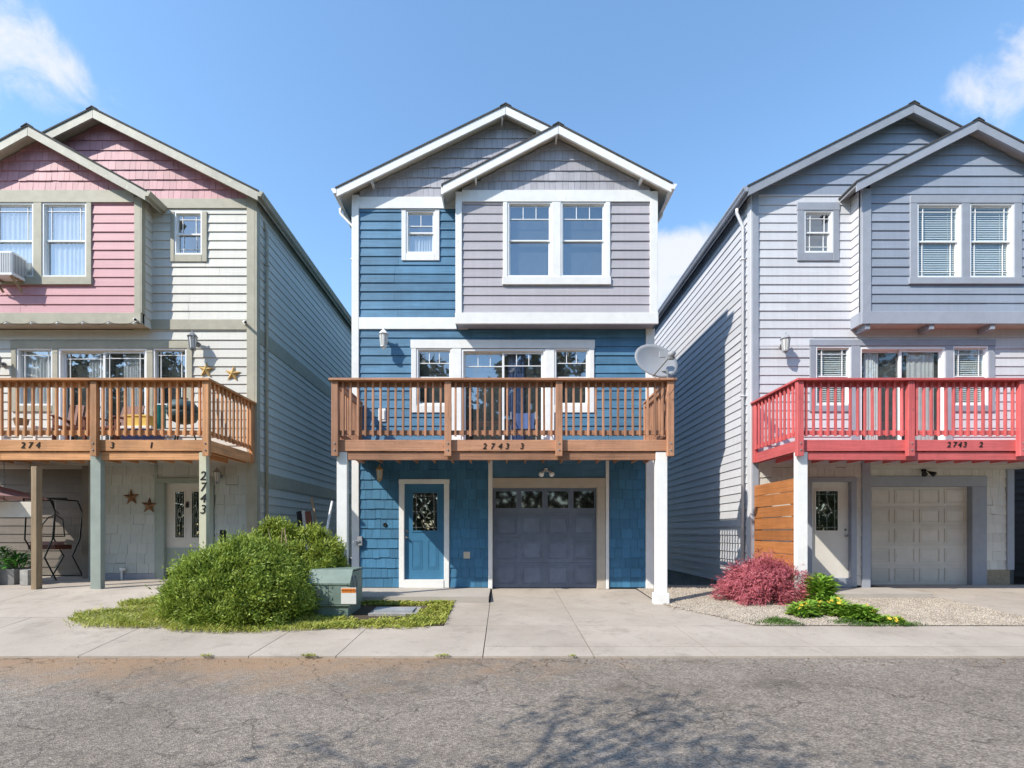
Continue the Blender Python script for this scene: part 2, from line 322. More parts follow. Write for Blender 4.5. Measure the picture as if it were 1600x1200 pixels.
def ground_mat(name, c_lo, c_hi, fine=60, grit=None, bump=.5, rough=.9, dirt=None, cracks=False, big=.8):
    m, nt, b = mat_new(name); N = nt.nodes.new; L = nt.links.new
    geo = N('ShaderNodeNewGeometry'); P = geo.outputs['Position']
    def noise(sc, det=6, ro=.6):
        n = N('ShaderNodeTexNoise'); n.inputs['Scale'].default_value = sc; n.inputs['Detail'].default_value = det; n.inputs['Roughness'].default_value = ro; L(P, n.inputs['Vector']); return n.outputs['Fac']
    def mix(f, a, c):
        k = N('ShaderNodeMix'); k.data_type = 'RGBA'; L(f, k.inputs['Factor'])
        for s, v in ((k.inputs[6], a), (k.inputs[7], c)):
            if isinstance(v, tuple): s.default_value = (*v, 1)
            else: L(v, s)
        return k.outputs[2]
    def rng(f, a, c, lo=0., hi=1.):
        k = N('ShaderNodeMapRange'); L(f, k.inputs['Value']); k.inputs['From Min'].default_value = a; k.inputs['From Max'].default_value = c; k.inputs['To Min'].default_value = lo; k.inputs['To Max'].default_value = hi; return k.outputs[0]
    col = mix(rng(noise(big, 7, .65), .3, .7), c_lo, c_hi)
    fn = noise(fine, 3, .7)
    oi = N('ShaderNodeObjectInfo')
    sc = N('ShaderNodeVectorMath'); sc.operation = 'SCALE'; L(col, sc.inputs[0])
    mm = N('ShaderNodeMath'); mm.operation = 'MULTIPLY'; L(rng(fn, .25, .75, .72 if grit else .9, 1.28 if grit else 1.1), mm.inputs[0]); L(rng(oi.outputs['Random'], 0, 1, .95, 1.05), mm.inputs[1]); L(mm.outputs[0], sc.inputs['Scale'])
    col = sc.outputs[0]
    hgt = fn
    if grit:
        vo = N('ShaderNodeTexVoronoi'); vo.inputs['Scale'].default_value = grit; L(P, vo.inputs['Vector'])
        sx = N('ShaderNodeSeparateColor'); L(vo.outputs['Color'], sx.inputs[0])
        s2 = N('ShaderNodeVectorMath'); s2.operation = 'SCALE'; L(col, s2.inputs[0]); L(rng(sx.outputs[0], 0, 1, .62, 1.45), s2.inputs['Scale']); col = s2.outputs[0]
        s3 = N('ShaderNodeVectorMath'); s3.operation = 'SCALE'; L(col, s3.inputs[0]); L(rng(noise(9, 5, .7), .3, .7, .8, 1.2), s3.inputs['Scale']); col = s3.outputs[0]
        hgt = vo.outputs['Distance']
    if dirt:
        # drifted soil along the kerb, thickest on the left
        dc, = dirt
        sp = N('ShaderNodeSeparateXYZ'); L(P, sp.inputs[0])
        edge = rng(sp.outputs['Y'], -6.7, -4.95); left = rng(sp.outputs['X'], 2.2, -2.6, .10, 1.0)
        k = N('ShaderNodeMath'); k.operation = 'MULTIPLY'; L(edge, k.inputs[0]); L(left, k.inputs[1])
        k2 = N('ShaderNodeMath'); k2.operation = 'ADD'; L(k.outputs[0], k2.inputs[0]); L(rng(noise(2.2, 8, .7), .3, .7, -.35, .35), k2.inputs[1])
        col = mix(rng(k2.outputs[0], .25, .95, 0, .8), col, dc)
    if grit:
        wv = N('ShaderNodeTexVoronoi'); wv.feature = 'DISTANCE_TO_EDGE'; wv.inputs['Scale'].default_value = .42
        wm = N('ShaderNodeVectorMath'); wm.operation = 'ADD'; nn = N('ShaderNodeTexNoise'); nn.inputs['Scale'].default_value = 1.8; nn.inputs['Detail'].default_value = 7; L(P, nn.inputs['Vector'])
        L(P, wm.inputs[0]); L(nn.outputs['Color'], wm.inputs[1]); L(wm.outputs[0], wv.inputs['Vector'])
        if dirt: col = mix(rng(wv.outputs['Distance'], .006, .0, 0, .7), col, tuple(v*.28 for v in c_lo))
        col = mix(rng(noise(1.4, 9, .72), .56, .70, 0, .55), col, tuple(v*.50 for v in c_lo))
        col = mix(rng(noise(3.6, 9, .78), .60, .72, 0, .5), col, tuple(v*1.35 for v in c_hi))
    if cracks:
        wv = N('ShaderNodeTexVoronoi'); wv.feature = 'DISTANCE_TO_EDGE'; wv.inputs['Scale'].default_value = .55
        wm = N('ShaderNodeVectorMath'); wm.operation = 'ADD'; nn = N('ShaderNodeTexNoise'); nn.inputs['Scale'].default_value = 2.5; nn.inputs['Detail'].default_value = 5; L(P, nn.inputs['Vector'])
        L(P, wm.inputs[0]); L(nn.outputs['Color'], wm.inputs[1]); L(wm.outputs[0], wv.inputs['Vector'])
        col = mix(rng(wv.outputs['Distance'], .0035, .0, 0, .35), col, tuple(v*.35 for v in c_lo))
        col = mix(rng(noise(2.3, 9, .78), .52, .70, 0, .55), col, tuple(v*.62 for v in c_lo))
    L(col, b.inputs['Base Color']); b.inputs['Roughness'].default_value = rough; b.inputs['Specular IOR Level'].default_value = .25
    bp = N('ShaderNodeBump'); bp.inputs['Strength'].default_value = bump; bp.inputs['Distance'].default_value = .008; L(hgt, bp.inputs['Height']); L(bp.outputs[0], b.inputs['Normal'])
    return m
M['asphalt'] = ground_mat('worn_asphalt', (.180,.152,.124), (.285,.245,.205), fine=45, grit=75, bump=.8, dirt=((.34,.22,.13),), big=.5)
M['concrete'] = ground_mat('pavement_concrete', (.345,.30,.25), (.46,.405,.345), fine=70, bump=.25, cracks=True, big=.7)
M['porch'] = ground_mat('porch_concrete', (.38,.345,.30), (.47,.43,.38), fine=60, bump=.25, big=1.2)
M['soil'] = ground_mat('dark_soil', (.06,.045,.03), (.12,.09,.06), fine=30, bump=.8)
M['gravelbed'] = ground_mat('gravel_bed', (.32,.28,.23), (.45,.40,.34), fine=40, grit=38, bump=1.0)
M['lawn'] = ground_mat('far_lawn', (.05,.075,.02), (.10,.11,.035), fine=20, bump=.6)
def pebble_mat():
    m = leaf_mat('pebbles', (.24,.20,.16), (.54,.475,.39), trans=.0, rough=.85); return m
M['pebble'] = pebble_mat()

# ------------------------------------------------------------------ lapped boards and shingles
def clip_poly(P, hs):
    for a, b, c in hs:                                  # keep a*u+b*z <= c
        Q = []
        for i in range(len(P)):
            p, q = P[i], P[(i+1) % len(P)]
            fp, fq = a*p[0]+b*p[1]-c, a*q[0]+b*q[1]-c
            if fp <= 1e-9: Q.append(p)
            if (fp < -1e-9 and fq > 1e-9) or (fp > 1e-9 and fq < -1e-9):
                t = fp/(fp-fq); Q.append((p[0]+(q[0]-p[0])*t, p[1]+(q[1]-p[1])*t))
        P = Q
        if len(P) < 3: return []
    return P
def area(P): return abs(sum(P[i][0]*P[(i+1) % len(P)][1]-P[(i+1) % len(P)][0]*P[i][1] for i in range(len(P))))/2
def lap_geo(P, z0, z1, tb, tt, side, off):
    """P polygon (u,z); a wedge thicker at its lower edge"""
    n = len(P); V = []
    for back in (0, 1):
        for u, z in P:
            d = 0 if back else tb+(tt-tb)*(z-z0)/(z1-z0)
            if side == 'front': V.append((u, off-d, z))
            elif side == 'left': V.append((off-d, -u, z))
            else: V.append((off+d, u, z))
    F = [tuple(range(n)), tuple(range(n, 2*n))[::-1]]+[((i+1) % n, i, n+i, n+(i+1) % n) for i in range(n)]
    return V, F
CACHE = {}
def lap_piece(name, mat, parent, P, z0, z1, tb, tt, side, off):
    rect = len(P) == 4 and abs(P[0][1]-P[1][1]) < 1e-6 and abs(P[2][1]-P[3][1]) < 1e-6 and abs(P[0][0]-P[3][0]) < 1e-6
    V, F = lap_geo(P, z0, z1, tb, tt, side, off); V = np.array(V); c = (V.min(0)+V.max(0))/2
    me = None
    if rect:
        key = (mat.name, side, round(P[1][0]-P[0][0], 3), round(P[0][1]-z0, 3), round(P[2][1]-P[0][1], 3), round(tb, 4))
        me = CACHE.get(key)
    if me is None:
        me = mesh_of(name, (V-c).tolist(), F, mat)
        if rect: CACHE[key] = me
    o = bpy.data.objects.new(name, me); o.location = c
    return put(o, parent)
def cut(u0, u1, z0, z1, holes):
    """rectangle minus holes -> rectangles"""
    hs = [h for h in holes if h[0] < u1 and h[1] > u0 and h[2] < z1-1e-6 and h[3] > z0+1e-6]
    xs = sorted({u0, u1, *[min(max(v, u0), u1) for h in hs for v in h[:2]]})
    out = []
    for a, b in zip(xs, xs[1:]):
        if b-a < .012: continue
        segs = [(z0, z1)]
        for h in hs:
            if h[0] < (a+b)/2 < h[1]:
                ns = []
                for s, e in segs:
                    if h[3] <= s or h[2] >= e: ns.append((s, e)); continue
                    if h[2]-s > .01: ns.append((s, h[2]))
                    if e-h[3] > .01: ns.append((h[3], e))
                segs = ns
        for s, e in segs:
            if out and abs(out[-1][1]-a) < 1e-6 and out[-1][2:] == (s, e): out[-1] = (out[-1][0], b, s, e)
            else: out.append((a, b, s, e))
    return out
def siding(parent, mat, u0, u1, z0, z1, side='front', off=0., holes=(), clip=(), pitch=.2035, tb=.026, tt=.006, name='siding_board', lap=.012):
    z = z0
    while z < z1-.02:
        e = min(z+pitch, z1)
        for a, b, s, t in cut(u0, u1, z, e, holes):
            parts = [(a, b)]
            if side == 'front' and b-a > 2.2 and random.random() < .6:
                m = random.choice((.28, .4, .6, .72)); m = a+(b-a)*m+random.uniform(-.1, .1); parts = [(a, m-.002), (m+.002, b)]
            for a2, b2 in parts:
                P = clip_poly([(a2, s), (b2, s), (b2, t), (a2, t)], clip)
                if P and area(P) > .002:
                    o = lap_piece(name, mat, parent, P, z, z+pitch, tb+random.uniform(-.003, .003), tt, side, off)
                    if side == 'front' and not clip: o.rotation_euler = (0, random.uniform(-.0013, .0013), 0)
        z += pitch
def shingle_polys(u0, u1, z0, z1, holes=(), clip=(), pitch=.2265, w=(.12, .21), keep=None):
    out = []; z = z0
    while z < z1-.02:
        e = min(z+pitch, z1); u = u0-random.uniform(0, .1)
        while u < u1:
            du = random.uniform(*w); a, b = max(u, u0), min(u+du-.005, u1); u += du
            if b-a < .02: continue
            dz = random.choice((0, 0, 0, random.uniform(-.008, .012)))
            for p, q, s, t in cut(a, b, z, e, holes):
                P = clip_poly([(p, s+(dz if s == z and z > z0+.01 else 0)), (q, s+(dz if s == z and z > z0+.01 else 0)), (q, t), (p, t)], clip)
                if P and area(P) > .0015 and (keep is None or keep(P)): out.append((P, z, z+pitch))
        z += pitch
    return out
def shingles(parent, jobs, name='shingle', limit=295):
    """jobs: list of (mat, off, polys); the largest become parts, the rest one joined part per colour"""
    allp = [(area(P), mat, off, P, a, b) for mat, off, pl in jobs for P, a, b in pl]
    allp.sort(key=lambda t: -t[0])
    for _, mat, off, P, a, b in allp[:limit]:
        lap_piece(name, mat, parent, P, a, b, .024+random.uniform(-.003, .004), .005, 'front', off)
    rest = {}
    for _, mat, off, P, a, b in allp[limit:]: rest.setdefault(mat.name, (mat, []))[1].append((P, a, b, off))
    for mat, L in rest.values():
        mb = MB()
        for P, a, b, off in L: mb.add(*lap_geo(P, a, b, .024+random.uniform(-.003, .004), .005, 'front', off))
        tag(mb.build('small_shingle', mat, parent), kind='stuff')

# ------------------------------------------------------------------ windows and doors
def muntins(parent, mat, x0, x1, z0, z1, y, vs=(), hs=(), w=.018, vz=None, hx=None):
    mb = MB()
    for v in vs: a, b = vz or (z0, z1); mb.box(v-w/2, v+w/2, y-.006, y+.006, a, b)
    for h in hs: a, b = hx or (x0, x1); mb.box(a, b, y-.0075, y+.0045, h-w/2, h+w/2)
    return mb.build('muntin', mat, parent)
def curtain(parent, mat, x0, x1, z0, z1, y, waves=9, amp=.012, name='curtain'):
    n = max(24, waves*5); V = []; F = []
    for i in range(n+1):
        t = i/n; yy = y+amp*math.sin(t*waves*6.283+1.3*math.sin(t*9)); V += [(x0+(x1-x0)*t, yy, z0), (x0+(x1-x0)*t, yy, z1)]
    for i in range(n): F.append((2*i, 2*i+2, 2*i+3, 2*i+1))
    return MB().add(V, F).build(name, mat, parent, smooth=True)
def blinds(parent, x0, x1, z0, z1, y, pitch=.05, mat=None):
    mb = MB(); z = z1-.03; mb.box(x0, x1, y-.02, y+.02, z1-.03, z1)
    while z > z0+.02:
        mb.add([(x0,y-.012,z-.020),(x1,y-.012,z-.020),(x1,y+.008,z+.024),(x0,y+.008,z+.024)], [(0,1,2,3)]); z -= pitch
    mb.box(x0, x1, y-.012, y+.012, z0, z0+.02)
    for t in (.2, .8): xx = x0+(x1-x0)*t; mb.box(xx-.003, xx+.003, y-.022, y-.018, z0, z1)
    return mb.build('blind', mat or M['blind'], parent)
def window(house, x0, x1, z0, z1, yw, grid='prairie', split=True, dress=None, trim=None, trimw=None, fw=.035, frame_mat=None, glass='glass', name='window', y_out=-.03, lower_grid=False, dmat=None):
    """x0..z1 is the frame's outer size; trim=(left,right,top,bottom) casing widths, 0 for none"""
    fm = frame_mat or M['vinyl']
    def ring(a, b, c, d, w, ya, yb):
        return MB().box(a, a+w, ya, yb, c, d).box(b-w, b, ya, yb, c, d).box(a+w, b-w, ya, yb, d-w, d).box(a+w, b-w, ya, yb, c, c+w*1.15)
    fr = ring(x0, x1, z0, z1, fw, yw+y_out, yw+.11).build(name, fm, house)
    a, b, c, d = x0+fw, x1-fw, z0+fw*1.15, z1-fw
    if split:
        zm = (c+d)/2; sw = .026
        up = ring(a, b, zm-.018, d, sw, yw+.012, yw+.04).build('sash', fm, fr)
        lo = ring(a, b, c, zm+.022, sw+.006, yw+.042, yw+.07).build('sash', fm, fr)
        lites = [(a+sw, b-sw, zm+.01, d-sw, yw+.028), (a+sw+.006, b-sw-.006, c+sw, zm-.01, yw+.056)]
    else:
        lites = [(a, b, c, d, yw+.03)]
    for i, (p, q, s, t, y) in enumerate(lites):
        box('pane', M[glass], fr, p-.005, q+.005, y, y+.004, s-.005, t+.005)
        if grid == 'prairie' and (i == 0 or lower_grid):
            e = min(.11, (q-p)*.2); tt = t-e if i == 0 else s+e
            muntins(fr, fm, p, q, s, t, y-.009, (p+e, q-e), (tt,), .013)
        elif isinstance(grid, tuple) and i == 0:                    # n columns in the top strip of height h
            n, h = grid
            muntins(fr, fm, p, q, s, t, y-.009, [p+(q-p)*k/n for k in range(1, n)], (t-h,), .016, vz=(t-h, t))
    if dress == 'curtain': curtain(fr, dmat or M['cloth_w'], a, b, c, d, yw+.088)
    elif dress == 'half': curtain(fr, dmat or M['cloth_w'], a, b, c, (c+d)/2, yw+.088)
    elif dress == 'blinds': blinds(fr, a, b, c, d, yw+.088)
    if trim:
        tm, (tl, tr, tp, bt) = trim
        if tl: cbox('trim_board', tm, fr, x0-tl, x0-.001, yw-.045, yw, z0-bt, z1)
        if tr: cbox('trim_board', tm, fr, x1+.001, x1+tr, yw-.045, yw, z0-bt, z1)
        if tp: cbox('trim_board', tm, fr, x0-tl-.01, x1+tr+.01, yw-.05, yw, z1+.001, z1+tp)
        if bt: cbox('trim_board', tm, fr, x0+.001, x1-.001, yw-.043, yw, z0-bt, z0-.001)
    return fr
def sliding_door(house, x0, x1, z0, z1, yw, fm, grid=None, glass='glass', prairie=False, dress=None):
    w = .045
    fr = MB().box(x0, x0+w, yw-.03, yw+.11, z0, z1).box(x1-w, x1, yw-.03, yw+.11, z0, z1).box(x0+w, x1-w, yw-.03, yw+.11, z1-w, z1).box(x0+w, x1-w, yw-.03, yw+.11, z0, z0+w).build('sliding_door', fm, house)
    xm = (x0+x1)/2
    for k, (a, b, y) in enumerate(((x0+w, xm+.03, yw+.06), (xm-.03, x1-w, yw+.02))):
        sw = .05
        lf = MB().box(a, a+sw, y, y+.03, z0+w, z1-w).box(b-sw, b, y, y+.03, z0+w, z1-w).box(a+sw, b-sw, y, y+.03, z1-w-sw, z1-w).box(a+sw, b-sw, y, y+.03, z0+w, z0+w+sw*1.5).build('door_leaf', fm, fr)
        p, q, s, t = a+sw, b-sw, z0+w+sw*1.5, z1-w-sw
        box('pane', M[glass], fr, p-.004, q+.004, y+.013, y+.017, s-.004, t+.004)
        if grid: muntins(fr, M['vinyl'], p, q, s, t, y+.004, [p+(q-p)*i/3 for i in (1, 2)], (t-grid,), .018, vz=(t-grid, t))
        if prairie: muntins(fr, M['vinyl'], p, q, s, t, y+.004, (p+.1, q-.1), (t-.12,), .014)
        if dress and dress[k]:
            cx0, cx1, dm = dress[k]; curtain(fr, dm, p+(q-p)*cx0, p+(q-p)*cx1, s, t, yw+.102, waves=6, amp=.008)
    return fr
def entry_door(house, x0, x1, z0, z1, yw, mat, glass_r, panels, came=True, oval=True, handle_x=None):
    d = MB().box(x0, x1, yw, yw+.045, z0, z1).build('entry_door', mat, house)
    for gx0, gx1, gz0, gz1 in glass_r:
        fw = .03
        MB().box(gx0-fw, gx0, yw-.015, yw+.001, gz0-fw, gz1+fw).box(gx1, gx1+fw, yw-.015, yw+.001, gz0-fw, gz1+fw).box(gx0, gx1, yw-.015, yw+.001, gz1, gz1+fw).box(gx0, gx1, yw-.015, yw+.001, gz0-fw, gz0).build('glass_frame', mat, d)
        box('glass', M['glass_door'], d, gx0, gx1, yw-.006, yw-.002, gz0, gz1)
        cm = MB(); y = yw-.009; r = .0045
        w, h = gx1-gx0, gz1-gz0; cx, cz = (gx0+gx1)/2, (gz0+gz1)/2
        e = min(.075, w*.2)
        for xx in (gx0+e, gx1-e): cm.bar((xx, y, gz0), (xx, y, gz1), 2*r)
        for zz in (gz0+e, gz1-e): cm.bar((gx0, y-.002, zz), (gx1, y-.002, zz), 2*r)
        # lozenge with a curl inside
        a, b = w*.21, h*.20
        P = [(cx, cz+b), (cx+a*.45, cz+b*.35), (cx+a, cz), (cx+a*.45, cz-b*.35), (cx, cz-b), (cx-a*.45, cz-b*.35), (cx-a, cz), (cx-a*.45, cz+b*.35)]
        Q = [(cx, cz+b), (cx+a, cz), (cx, cz-b), (cx-a, cz)]
        for poly in (P, Q):
            for i in range(len(poly)): p, q = poly[i], poly[(i+1) % len(poly)]; cm.bar((p[0], y-.004, p[1]), (q[0], y-.004, q[1]), 2*r)
        cm.bar((cx, y-.003, cz+b), (cx, y-.003, gz1), 2*r).bar((cx, y-.003, gz0), (cx, y-.003, cz-b), 2*r)
        cm.bar((gx0, y-.003, cz), (cx-a, y-.003, cz), 2*r).bar((cx+a, y-.003, cz), (gx1, y-.003, cz), 2*r)
        cm.build('lead_came', M['steel'], d)
    for px0, px1, pz0, pz1 in panels:
        w = .018
        MB().box(px0, px1, yw-.008, yw+.001, pz0, pz0+w).box(px0, px1, yw-.008, yw+.001, pz1-w, pz1).box(px0, px0+w, yw-.008, yw+.001, pz0+w, pz1-w).box(px1-w, px1, yw-.008, yw+.001, pz0+w, pz1-w).box(px0+.045, px1-.045, yw-.006, yw+.001, pz0+.045, pz1-.045).build('door_panel', mat, d)
    if handle_x is not None:
        zc = z0+(z1-z0)*.44
        MB().lathe([(.028,0),(.03,-.012),(.012,-.016),(.012,-.04),(.027,-.05),(.03,-.065),(.018,-.078)], (handle_x, yw, zc), 12, 'y').build('handle', M['steel'], d, True)
        MB().lathe([(.03,0),(.03,-.012),(.022,-.022)], (handle_x, yw, zc+.14), 12, 'y').build('deadbolt', M['steel'], d, True)
    return d
def garage_door(house, x0, x1, z0, z1, yw, mat, cols, rows, win=None):
    nsec = len(rows)+(1 if win else 0)
    d = MB().box(x0, x1, yw+.012, yw+.05, z0, z1).build('garage_door', mat, house)
    # sections with a recessed joint
    zs = [z0+(z1-z0)*k/nsec for k in range(nsec+1)]
    for k in range(nsec):
        a, b = zs[k]+.005, zs[k+1]-.005
        box('door_section', mat, d, x0, x1, yw, yw+.0125, a, b)
        top = k == nsec-1 and win
        w = (x1-x0)/cols
        for c in range(cols):
            p, q = x0+w*c+.06, x0+w*(c+1)-.06
            if top:
                s, t = b-.115*(b-a)/.5-.33, b-.07
                s = max(s, a+.07)
                MB().box(p-.025, q+.025, yw-.014, yw-.0005, s-.025, s).box(p-.025, q+.025, yw-.014, yw-.0005, t, t+.025).box(p-.025, p, yw-.014, yw-.0005, s, t).box(q, q+.025, yw-.014, yw-.0005, s, t).build('window_frame', mat, d)
                box('pane', M['glass_pane_dark'], d, p, q, yw-.006, yw-.002, s, t)
            else:
                s, t = a+.07, b-.07; r = .022
                MB().box(p, q, yw-.014, yw-.0005, s, s+r).box(p, q, yw-.014, yw-.0005, t-r, t).box(p, p+r, yw-.014, yw-.0005, s+r, t-r).box(q-r, q, yw-.014, yw-.0005, s+r, t-r).box(p+.05, q-.05, yw-.005, yw-.0005, s+.05, t-.05).build('door_panel', mat, d)
    return d
M['glass_pane_dark'] = None
def dark_glass():
    m, nt, b = mat_new('dark_garage_glass'); b.inputs['Base Color'].default_value = (.012,.013,.012,1); b.inputs['Roughness'].default_value = .04; b.inputs['IOR'].default_value = 2.0
    return m
M['glass_pane_dark'] = dark_glass()

# ------------------------------------------------------------------ roofs
def gable_roof(house, px, pz, xl, xr, yf, yb, slope, bm, sm, left=True, right=True, board=.185, gut=None, lookouts=(), cap=True, name='roof', gut_sides=(1, 1), ovl=.35):
    """peak at px,pz (top of roofing); eaves at xl and xr; front edge yf, back yb"""
    t = .035
    zl, zr = pz-slope*(px-xl), pz-slope*(xr-px)
    roof = MB().prism([(px, pz), (xl-.03, zl-.03*slope), (xl-.03, zl-.03*slope-t), (px, pz-t*1.1)], yf-.06, yb).prism([(px, pz), (px, pz-t*1.1), (xr+.03, zr-.03*slope-t), (xr+.03, zr-.03*slope)], yf-.06, yb).build(name, M['roofing'], house)
    sf = MB().prism([(px, pz-t*1.1), (xl, zl-t), (xl, zl-t-.07), (px, pz-t*1.1-.07)], yf, yb).prism([(px, pz-t*1.1), (px, pz-t*1.1-.07), (xr, zr-t-.07), (xr, zr-t)], yf, yb).build('soffit', sm, roof)
    g = .004
    if left: MB().prism([(px-g, pz-t-g), (xl, zl-t-g), (xl, zl-t-board), (px-g, pz-t-board-g)], yf-.045, yf-.002).build('bargeboard', bm, roof)
    if right: MB().prism([(px+g, pz-t-g), (px+g, pz-t-board-g), (xr, zr-t-board), (xr, zr-t-g)], yf-.045, yf-.002).build('bargeboard', bm, roof)
    if cap:
        c = MB()
        for k in range(14):
            y0 = yf-.07+k*.25; c.prism([(px-.13, pz-.13*slope+.014), (px+.0, pz+.022), (px, pz-.0), (px-.13, pz-.13*slope-.002)][::1], y0, y0+.24).prism([(px, pz+.022), (px+.13, pz-.13*slope+.014), (px+.13, pz-.13*slope-.002), (px, pz)][::-1], y0, y0+.24)
        c.build('ridge_cap', M['roofing'], roof)
    for lx in lookouts:
        lz = pz-slope*abs(lx-px)-t-.11
        box('lookout', sm if bm is not M['white'] else M['white'], roof, lx-.02, lx+.02, yf, yf+ovl, lz-.10, lz-.01)
    # gutters along the eaves
    for side, xe, ze in ((-1, xl, zl), (1, xr, zr)):
        if not gut or not gut_sides[0 if side < 0 else 1]: continue
        zt = ze-t-.005
        prof = [(0, 0), (.115, 0), (.115, -.03), (.085, -.075), (.07, -.11), (0, -.11)]
        P = [(xe+side*(.004+a), zt+b) for a, b in prof]
        MB().prism(P[::-1] if side > 0 else P, yf-.05, yb).build('gutter', gut, roof)
        # fascia board behind the gutter
        box('fascia', bm, roof, min(xe, xe-side*.03), max(xe, xe-side*.03), yf, yb, zt-.16, zt-.065)
    return roof
def downspout(house, mat, x_out, x_wall, y, z_top, z_bot, side):
    """gutter outlet elbows back to the wall then runs down"""
    m = MB(); w = .065
    pts = [(x_out, y, z_top), (x_out, y, z_top-.10), (x_wall, y, z_top-.42), (x_wall, y, z_bot)]
    m.tube(pts, .036, 8)
    for zz in (z_top-1.2, (z_top+z_bot)/2, z_bot+.5):
        m.box(x_wall-.045, x_wall+.045, y-.042, y+.042, zz-.012, zz+.012)
    return m.build('downspout', mat, house, True)

def text_piece(name, s, loc, size, mat, parent, shear=.18, depth=.006, sx=1.0):
    cu = bpy.data.curves.new(name, 'FONT'); cu.body = s; cu.size = size; cu.extrude = depth; cu.shear = shear; cu.align_x = 'CENTER'; cu.align_y = 'CENTER'; cu.resolution_u = 3
    tmp = bpy.data.objects.new('tmp_text', cu); COL.objects.link(tmp)
    dg = bpy.context.evaluated_depsgraph_get(); me = bpy.data.meshes.new_from_object(tmp.evaluated_get(dg))
    bpy.data.objects.remove(tmp); me.materials.clear(); me.materials.append(mat); me.name = name
    o = bpy.data.objects.new(name, me); o.location = loc; o.rotation_euler = (R(90), 0, 0); o.scale = (sx, 1, 1)
    return put(o, parent)

# ================================================================== SETTING: ground, road, pavement
def sheet(name, mat, x0, x1, y0, y1, z, nx=1, ny=1, f=None, kind='structure'):
    V = []; F = []
    for j in range(ny+1):
        for i in range(nx+1):
            x, y = x0+(x1-x0)*i/nx, y0+(y1-y0)*j/ny; V.append((x, y, f(x, y) if f else z))
    for j in range(ny):
        for i in range(nx): a = j*(nx+1)+i; F.append((a, a+1, a+nx+2, a+nx+1))
    o = MB().add(V, F).build(name, mat); return tag(o, kind=kind)
sheet('ground', M['lawn'], -600, 600, -600, 600, -1.0)
sheet('road', M['asphalt'], -60, 60, -10.6, CURB_Y+.06, -.325, 60, 8)
sheet('far_verge', M['lawn'], -60, 60, -40, -10.6, -.30)
walk = sheet('pavement', M['soil'], -24, 24, CURB_Y+.03, 0.9, 0, 96, 30, lambda x, y: gz(x, y)-.07)
def slab(name, x0, x1, y0, y1, mat=None, dz=0., f=None, th=.09, gap=.006, parent=walk):
    """a concrete slab that follows the ground, its joints left open"""
    x0 += gap; x1 -= gap; y0 += gap; y1 -= gap
    nx, ny = max(1, int((x1-x0)/.4)), max(1, int((y1-y0)/.4)); V = []; F = []; f = f or (lambda x, y: gz(x, y)+dz)
    for j in range(ny+1):
        for i in range(nx+1):
            x, y = x0+(x1-x0)*i/nx, y0+(y1-y0)*j/ny; V.append((x, y, f(x, y)))
    for j in range(ny):
        for i in range(nx): a = j*(nx+1)+i; F.append((a, a+1, a+nx+2, a+nx+1))
    ring = [i for i in range(nx+1)]+[j*(nx+1)+nx for j in range(1, ny+1)]+[ny*(nx+1)+i for i in range(nx-1, -1, -1)]+[j*(nx+1) for j in range(ny-1, 0, -1)]
    b = len(V)
    for r in ring: V.append((V[r][0], V[r][1], V[r][2]-th))
    n = len(ring)
    for k in range(n): F.append((ring[(k+1) % n], ring[k], b+k, b+(k+1) % n))
    return MB().add(V, F).build(name, mat or M['concrete'], parent)
WALK_Y, KERB_Y = -3.36, -4.47
xs = [-24, -18, -14.5, -12.2, -9.9, -7.6, -5.5, -3.3, -2.17, -.27, 1.17, 2.75, 4.3, 5.9, 7.6, 9.6, 12, 15, 19, 24]
for a, b in zip(xs, xs[1:]):
    if a >= -.3:
        slab('kerb_slab', a, b, CURB_Y, KERB_Y); slab('paving_slab', a, b, KERB_Y, WALK_Y)
    else: slab('paving_slab', a, b, CURB_Y, WALK_Y)
# driveways
for a, b in ((-.27, 1.17), (1.17, 3.05)): slab('driveway_slab', a, b, WALK_Y, .22, gap=.004)
for a, b in ((-16.5, -12.2), (-12.2, -9.0), (-9.0, -5.55)): slab('driveway_slab', a, b, WALK_Y, .85)
for a, b in ((9.1, 11.2), (11.2, 14.5)): slab('driveway_slab', a, b, WALK_Y, .85)
slab('driveway_slab', -5.55, -3.95, -1.6, -.1); slab('driveway_slab', -.97, -.27, WALK_Y, -1.56)
# raised porch slab of the middle house and the step of the right one
slab('porch_slab', -3.35, -.30, -1.55, .02, M['porch'], f=lambda x, y: .022, th=.2, gap=.0)
slab('step_slab', 6.25, 8.9, -1.15, .0, M['porch'], f=lambda x, y: .03, th=.22, gap=.0)
# gravel bed between the drives and down the passage
def bed(name, mat, pts, dz, kind='structure', sub=.35):
    """irregular bed that follows the ground: triangulated polygon clipped on a grid"""
    xs_ = [p[0] for p in pts]; ys_ = [p[1] for p in pts]; mb = MB()
    x = min(xs_)
    hs = []
    n = len(pts); ar = sum(pts[i][0]*pts[(i+1) % n][1]-pts[(i+1) % n][0]*pts[i][1] for i in range(n))
    if ar < 0: pts = pts[::-1]
    while x < max(xs_):
        y = min(ys_)
        while y < max(ys_):
            P = clip_concave([(x, y), (x+sub, y), (x+sub, y+sub), (x, y+sub)], pts)
            if len(P) >= 3: mb.add([(u, v, gz(u, v)+dz) for u, v in P], [tuple(range(len(P)))])
            y += sub
        x += sub
    return tag(mb.build(name, mat), kind=kind)
def clip_concave(P, pts):
    # beds here are convex: clip by each edge
    n = len(pts); hs = []
    for i in range(n):
        (x0, y0), (x1, y1) = pts[i], pts[(i+1) % n]; a, b = (y1-y0), -(x1-x0); hs.append((a, b, a*x0+b*y0))
    return clip_poly(P, hs)
g = lambda px, py: tuple(G(px, py)[:2])
